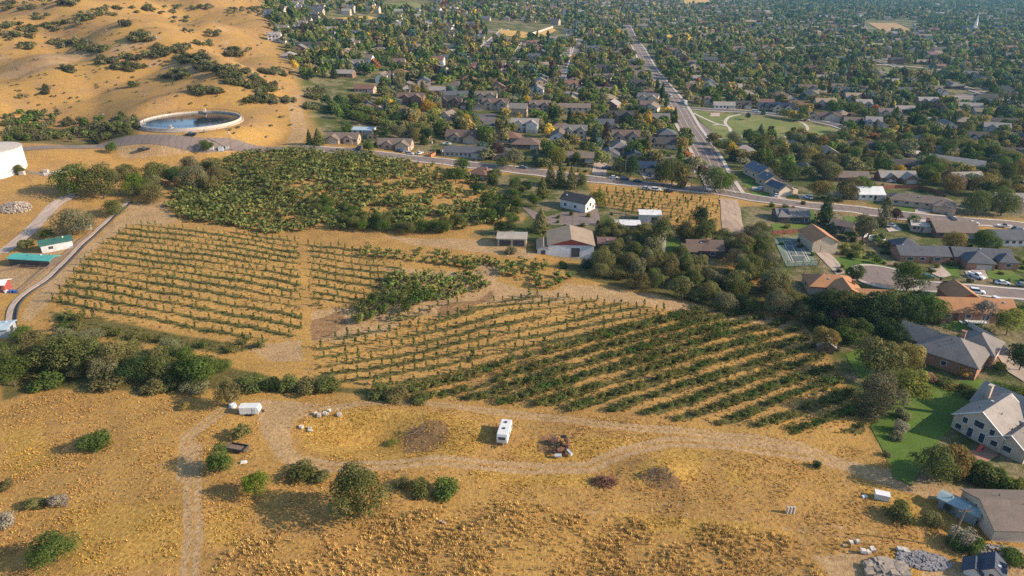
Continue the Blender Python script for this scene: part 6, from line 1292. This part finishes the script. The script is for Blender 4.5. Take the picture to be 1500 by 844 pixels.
for i, (t, w_, d_, st) in enumerate([('R', 17, 9.5, 1), ('RH', 16, 10.5, 1), ('RW', 18, 11, 1), ('T', 17, 11, 2), ('G', 10, 12, 2), ('RW', 16, 11, 2), ('RH', 13, 11, 1), ('R', 21, 9, 1)]): HP.append(far_house_mesh(t, w_, d_, st, 'house'))
good = []
for i in np.nonzero(ok)[0]:
    x, y = cx[i], cy[i]
    if dist_roads(x, y) < 9 or near_house(x, y, 9): continue
    good.append((math.hypot(x, y), x, y, float(cz[i]), PX[i], PY[i]))
good.sort(); NIND = 232; roofs = ['brown', 'taupe', 'grey', 'slate', 'lgrey', 'dark', 'rustred', 'tan', 'mauve']; walls = ['tan', 'cream', 'white', 'stone', 'brick', 'grey', 'beige']
fq = []; fc = []
AUTO_H = []
rw_ = {'brown': 'brown', 'taupe': 'taupe', 'grey': 'dark grey', 'slate': 'slate', 'lgrey': 'pale grey', 'dark': 'blackish', 'rustred': 'red brown', 'tan': 'tan', 'mauve': 'mauve'}
for i, (dd, x, y, z, px_, py_) in enumerate(good):
    rc = random.choice(roofs); wc = random.choice(walls); rz = R(-6 + random.choice([0, 0, 0, 90, 180, 12, -15])); big = px_ < 700 and py_ < 60
    if big: rc = random.choice(['slate', 'grey', 'dark', 'lgrey']); wc = random.choice(['white', 'cream', 'stone'])
    AUTO_H.append((x, y, 8.))
    if i < NIND:
        wm, rm = HP[int(rng.integers(len(HP))) if not big else 3]; zone = ('left of the avenue' if px_ < 905 + (py_ - 20) * .62 else 'right of the avenue') + (' in the nearer streets' if py_ > 105 else ' in the farther streets')
        if px_ < 600: zone = 'at the hill foot' + (' in the nearer streets' if py_ > 105 else ' in the farther streets')
        h = obj('house', wm, None, WC[wc], (x, y, z), rz); tag(h, rw_[rc] + ' roofed ' + {'tan': 'tan', 'cream': 'cream', 'white': 'white', 'stone': 'stone', 'brick': 'brick', 'grey': 'grey', 'beige': 'beige'}[wc] + ' house ' + zone, 'house', 'town houses ' + zone); obj('roof', rm, h, RC[rc])
    else:
        w_, d_ = random.uniform(14, 22), random.uniform(10, 13); e_ = random.choice([3, 3.4, 5.4, 5.8]); r_ = d_ * .26; c_, s_ = math.cos(rz), math.sin(rz); o_ = .4
        def q4(pts, col):
            fq.append([(x + a * c_ - b_ * s_, y + a * s_ + b_ * c_, z + k_) for a, b_, k_ in pts]); fc.append(col)
        a, b_ = w_ / 2, d_ / 2; WCc = tuple(.9 * v for v in WC[wc])
        q4([(-a, -b_, -2), (a, -b_, -2), (a, -b_, e_), (-a, -b_, e_)], WCc); q4([(a, b_, -2), (-a, b_, -2), (-a, b_, e_), (a, b_, e_)], WCc)
        for s in (-1, 1): q4([(s * a, -b_, -2), (s * a, b_, -2), (s * a, b_, e_), (s * a, -b_, e_)], WCc); q4([(s * a, -b_, e_), (s * a, b_, e_), (s * a, .01, e_ + r_), (s * a, -.01, e_ + r_)], WCc)
        a += o_; b2 = b_ + o_; zo = e_ - o_ * .5 + .1
        for s in (-1, 1): q4([(-a, s * b2, zo), (a, s * b2, zo), (a, 0, e_ + r_ + .1), (-a, 0, e_ + r_ + .1)], RC[rc])
        if random.random() < .6:  # front gable
            u = random.uniform(-.25, .25) * w_; g = w_ * .17
            q4([(u - g, -b_ - 1, -2), (u + g, -b_ - 1, -2), (u + g, -b_ - 1, e_), (u - g, -b_ - 1, e_)], WCc); q4([(u - g, -b_ - 1, e_), (u + g, -b_ - 1, e_), (u + .01, -b_ - 1, e_ + g * .7), (u - .01, -b_ - 1, e_ + g * .7)], WCc)
            for s in (-1, 1): q4([(u + s * (g + .4), -b_ - 1.4, e_ - .2), (u, -b_ - 1.4, e_ + g * .75), (u, 0, e_ + g * .75), (u + s * (g + .4), 0, e_ - .2)], RC[rc])
m, nt, b = mat('distant_house_paint'); ac = N(nt, 'ShaderNodeAttribute', attribute_name='col'); nt.links.new(ac.outputs[0], b.inputs['Base Color']); b.inputs['Roughness'].default_value = .85
me = fastmesh('distant_houses', np.array(fq, np.float32), 4, m, None, np.array(fc)); tag(obj('distant_houses', me), 'far suburban houses of the upper town, many roofs between trees', 'houses', kind='stuff')
print('houses', len(good), 'plants', len(plants), cnt)
AH = np.array(AUTO_H)
# trees of the town
def tree_sites(y0, y1, area):
    out = []; half = lambda yy: yy * .86 + 60
    n = int((y1 - y0) * (half(y0) + half(y1)) / area)
    ys = np.sqrt(rng.random(n) * (y1 ** 2 - y0 ** 2) + y0 ** 2); xs = (rng.random(n) * 2 - 1) * (ys * .86 + 60); return xs, ys
XS, YS = [], []
for y0, y1, ar in ((300, 520, 66), (520, 800, 96), (800, 1200, 165), (1200, 1800, 290), (1800, 3200, 520)):
    a, b_ = tree_sites(y0, y1, ar); XS.append(a); YS.append(b_)
XS, YS = np.concatenate(XS), np.concatenate(YS); ZS = hz(XS, YS); PX, PY = proj(XS, YS, ZS)
ok = intown(PX, PY, -75) & ~blocked(PX, PY) & (PX > -80) & (PX < 1580)
HILLEDGE = [(380,60),(420,0),(560,-60),(300,-60)]
wd = (PX > 1130) & (PY < 36) | (PX > 1250) & (PY < 50)
# hold trees off houses, roads
d = np.full(len(XS), 1e9)
for pts, hw in ROADS:
    a = np.array(pts)
    for q in range(0, len(a)): d = np.minimum(d, np.hypot(a[q, 0] - XS, a[q, 1] - YS) - hw)
ok &= (d > 2.2) | (YS > 1300)
allh = np.concatenate([HXY, AH]); bad = np.zeros(len(XS), bool)
for qi, (hx, hy, hr_) in enumerate(allh):
    dx = XS - hx; dy = YS - hy; bad |= (np.abs(dx) < hr_ + .8) & (np.abs(dy) < hr_ * .7 + 1.)
    bad |= (np.abs(dx) < hr_ * .85) & (dy < 0) & (dy > -hr_ - 13) & (rng.random(len(XS)) < (.92 if qi < len(HXY) else .6))
for tx, ty, tw in TREE_XY: bad |= np.hypot(XS - tx, YS - ty) < tw * .8 + 1.5
ok &= ~bad
# right of the old orchards (gardens along the road) are planted by hand
ok &= ~((PY > 262) & (PX > 1055)) & ~((PY > 200) & (PX < 660))
sel = np.nonzero(ok)[0]; sel = sel[np.argsort(YS[sel])]
pal = ['dark', 'green', 'green', 'green', 'mid', 'mid', 'mid', 'olive', 'olive', 'sage', 'lime', 'gold', 'blue', 'green', 'mid', 'dark', 'sage', 'olive', 'mid', 'green', 'olive', 'mid', 'dark', 'sage', 'olive', 'green'] * 2 + ['yellow', 'purple', 'rust', 'gold']
lim = {'deciduous_tree': 300 - ncount.get('deciduous_tree', 0), 'conifer_tree': 110 - ncount.get('conifer_tree', 0), 'poplar_tree': 60}
mt_ = ms2; words = {'dark': 'dark green', 'green': 'mid green', 'mid': 'olive green', 'olive': 'olive brown', 'sage': 'silvery', 'lime': 'lime green', 'gold': 'golden', 'purple': 'dark purple', 'blue': 'bluish', 'yellow': 'bright yellow', 'rust': 'rust red'}
print('town trees', len(sel), ncount)
for i in sel:
    x, y, z = float(XS[i]), float(YS[i]), float(ZS[i]); r_ = random.random(); c = random.choice(pal)
    if c in ('yellow', 'rust') and random.random() < .55: c = 'mid'
    if wd[i] and c in ('yellow', 'lime', 'gold', 'rust', 'sage'): c = 'dark'
    k = 'conifer' if r_ < .13 else 'poplar' if r_ < .18 else random.choice(['round', 'round', 'wide'])
    if k == 'conifer': h_, w_ = random.uniform(7, 13), random.uniform(4, 6.5); c = random.choice(['dark', 'dark', 'blue', 'mid'])
    elif k == 'poplar': h_, w_ = random.uniform(8, 14), random.uniform(2.5, 4)
    else: h_, w_ = random.uniform(6, 12), random.uniform(7, 12.5)
    fs_ = 1 + .3 * min(1, max(0, (y - 550) / 400)); h_ *= fs_; w_ *= fs_ * 1.05
    nm = KINDNAME[k][0]
    if y < 800 and lim[nm] > 0:
        lim[nm] -= 1; zone = 'left of the avenue' if PX[i] < 905 + (PY[i] - 20) * .62 else 'right of the avenue'
        if PX[i] < 600: zone = 'at the hill foot'
        zone += ' in the nearer streets' if PY[i] > 105 else ' in the farther streets'
        tree(0, 0, h_, w_, k, c, words[c] + {'conifer': ' conifer', 'poplar': ' narrow poplar'}.get(k, ' garden tree') + ' between houses ' + zone, 'town trees ' + zone, pos=(x, y, z))
    elif y < 560: mt_.add((x, y, z), w_, h_, {'round': 'small', 'wide': 'small'}.get(k, 'small'), c)
    elif y < 1000: mt_.add((x, y, z), w_, h_, 'far', c)
    else: mt_.add((x, y, z), w_, h_, 'tiny', c)
mt_.build('town_trees', 'countless garden trees merging into a green mass over the town', 'trees')
# ------------------------------------------------------------------ dry grass tufts, weeds between the rows
def scatter(pl, n):
    w = np.array(wpts(pl)); x0, y0 = w.min(0); x1, y1 = w.max(0); xs = rng.uniform(x0, x1, n); ys = rng.uniform(y0, y1, n)
    k = inpoly(xs, ys, w.tolist()); return xs[k], ys[k]
def cell(attr, xs, ys):
    i = np.clip(np.searchsorted(gy, ys), 0, ny - 1); j = np.clip(np.searchsorted(gx, xs), 0, nx - 1); return attr[i, j]
def tufts(xs, ys, h0, h1, spread, cols, nb=5, wid=.09):
    n = len(xs); z = hz(xs, ys); h = rng.uniform(h0, h1, n); F = []; CC = []; VV = []
    for b_ in range(nb):
        a = rng.random(n) * 6.283; l = spread * (.3 + .7 * rng.random(n)); ox, oy = rng.normal(0, .12 * spread / .3, n), rng.normal(0, .12 * spread / .3, n); w = wid * (.6 + .9 * rng.random(n))
        base = np.stack([xs + ox, ys + oy, z - .03], 1); tip = base + np.stack([np.cos(a) * l, np.sin(a) * l, h * (.6 + .6 * rng.random(n))], 1); side = np.stack([-np.sin(a) * w, np.cos(a) * w, 0 * w], 1); midp = base * .45 + tip * .55 + np.array([0, 0, .03])
        F.append(np.stack([base - side * .6, midp - side, tip, midp + side], 1)); VV.append(rng.random(n)); CC.append(cols)
    return np.concatenate(F), np.concatenate(VV), np.concatenate(CC)
fx, fy = scatter([(-40,870),(-20,600),(60,575),(330,590),(450,585),(800,605),(1290,660),(1350,730),(1420,750),(1500,790),(1540,870)], 70000)
dm = cell(dirt, fx, fy); keep = rng.random(len(fx)) > dm * 1.15 + .12
pat = .5 + .5 * np.sin(fx * .35 + 2 * np.sin(fy * .22)) * np.sin(fy * .4 + fx * .1); 
lump = sum(np.sin(fx * a_ + fy * b_ + c_) for a_, b_, c_ in ((.21, .13, .3), (-.17, .24, 1.2), (.09, -.27, 2.), (.46, .31, .9), (-.38, .52, 4.), (.71, -.6, 2.7)))
keep &= rng.random(len(fx)) < np.clip(.12 + .5 * pat * (lump > -.5) + .5 * (lump > .9), 0, 1)
fx, fy = fx[keep], fy[keep]; gd = cell(gold, fx, fy)[:, None]
base = np.array([.52, .32, .115]) * (1 - gd) + np.array([.56, .35, .085]) * gd; base = base * rng.uniform(.75, 1.15, (len(fx), 1)); olive_ = rng.random(len(fx)) < .05; base[olive_] = np.array([.16, .135, .06])
F, VV, CC = tufts(fx, fy, .12, .34, .22, base, 5, .07)
gx2, gy2 = scatter([(300,870),(330,800),(420,770),(560,755),(720,735),(900,750),(1100,775),(1250,800),(1300,870)], 15000)
l2 = sum(np.sin(gx2 * a_ + gy2 * b_ + c_) for a_, b_, c_ in ((.19, .11, .3), (-.13, .26, 1.2), (.3, -.2, 2.), (.52, .4, .9), (-.44, .6, 4.)))
k2 = (rng.random(len(gx2)) < np.clip(.22 * (l2 + 1.0), .02, .6)) & (cell(dirt, gx2, gy2) < .25); gx2, gy2 = gx2[k2], gy2[k2]
b2 = np.array([.62, .42, .16]) * rng.uniform(.7, 1.15, (len(gx2), 1)); o2 = rng.random(len(gx2)) < .08; b2[o2] = np.array([.18, .15, .07])
F2, V2, C2 = tufts(gx2, gy2, .4, .85, .34, b2, 9, .06); F, VV, CC = np.concatenate([F, F2]), np.concatenate([VV, V2]), np.concatenate([CC, C2]); print('clumps', len(gx2))
me = fastmesh('dry_grass', F.astype(np.float32), 4, M['leafcol'], VV, CC); tag(obj('dry_grass', me), 'tufts of golden dry grass over the foreground field', 'grass', kind='stuff')
Fs, Vs_, Cs = [], [], []
for nm, w, o, d_, sp_, st, k in FW:
    if nm == 'A': continue
    w_ = np.array(w); x0, y0 = w_.min(0); x1, y1 = w_.max(0); n = int((x1 - x0) * (y1 - y0) * (1.7 if nm in 'E' else 1.0)); xs = rng.uniform(x0, x1, n); ys = rng.uniform(y0, y1, n); kk = inpoly(xs, ys, w); xs, ys = xs[kk], ys[kk]
    wv = cell(weed, xs, ys); kk = rng.random(len(xs)) < wv * .8 + .22; xs, ys, wv = xs[kk], ys[kk], wv[kk]
    gr = (rng.random(len(xs)) < wv * 1.1 + .12)[:, None]; cc = np.where(gr, np.array([.085, .095, .034]), np.array([.42, .255, .09])) * rng.uniform(.7, 1.25, (len(xs), 1))
    F, VV, CC = tufts(xs, ys, .15, .5, .3, cc, 5, .12); Fs.append(F); Vs_.append(VV); Cs.append(CC)
me = fastmesh('orchard_weeds', np.concatenate(Fs).astype(np.float32), 4, M['leafcol'], np.concatenate(Vs_), np.concatenate(Cs)); tag(obj('orchard_weeds', me), 'green weeds and dry grass between the orchard rows', 'weeds', kind='stuff')
# ------------------------------------------------------------------ air
mb = MB(); x0, x1, y0, y1 = gx[0] - 20, gx[-1] + 20, gy[0] - 20, gy[-1] + 20; zt = max(float(Z.max()), HCAM) + 25; zb_ = float(Z.min()) - 6
mb.box((x0 + x1) / 2, (y0 + y1) / 2, (zt + zb_) / 2, x1 - x0, y1 - y0, zt - zb_)
m = bpy.data.materials.new('haze_air'); m.use_nodes = True; nt = m.node_tree; nt.nodes.remove(nt.nodes['Principled BSDF']); v = N(nt, 'ShaderNodeVolumePrincipled')
v.inputs['Color'].default_value = (.30, .66, 1., 1); v.inputs['Density'].default_value = HAZE if 'HAZE' in globals() else .00016; v.inputs['Anisotropy'].default_value = .2
nt.links.new(v.outputs[0], nt.nodes['Material Output'].inputs['Volume'])
tag(obj('haze', mb.mesh('haze', m)), 'thin bluish air over the valley', 'haze', kind='stuff')
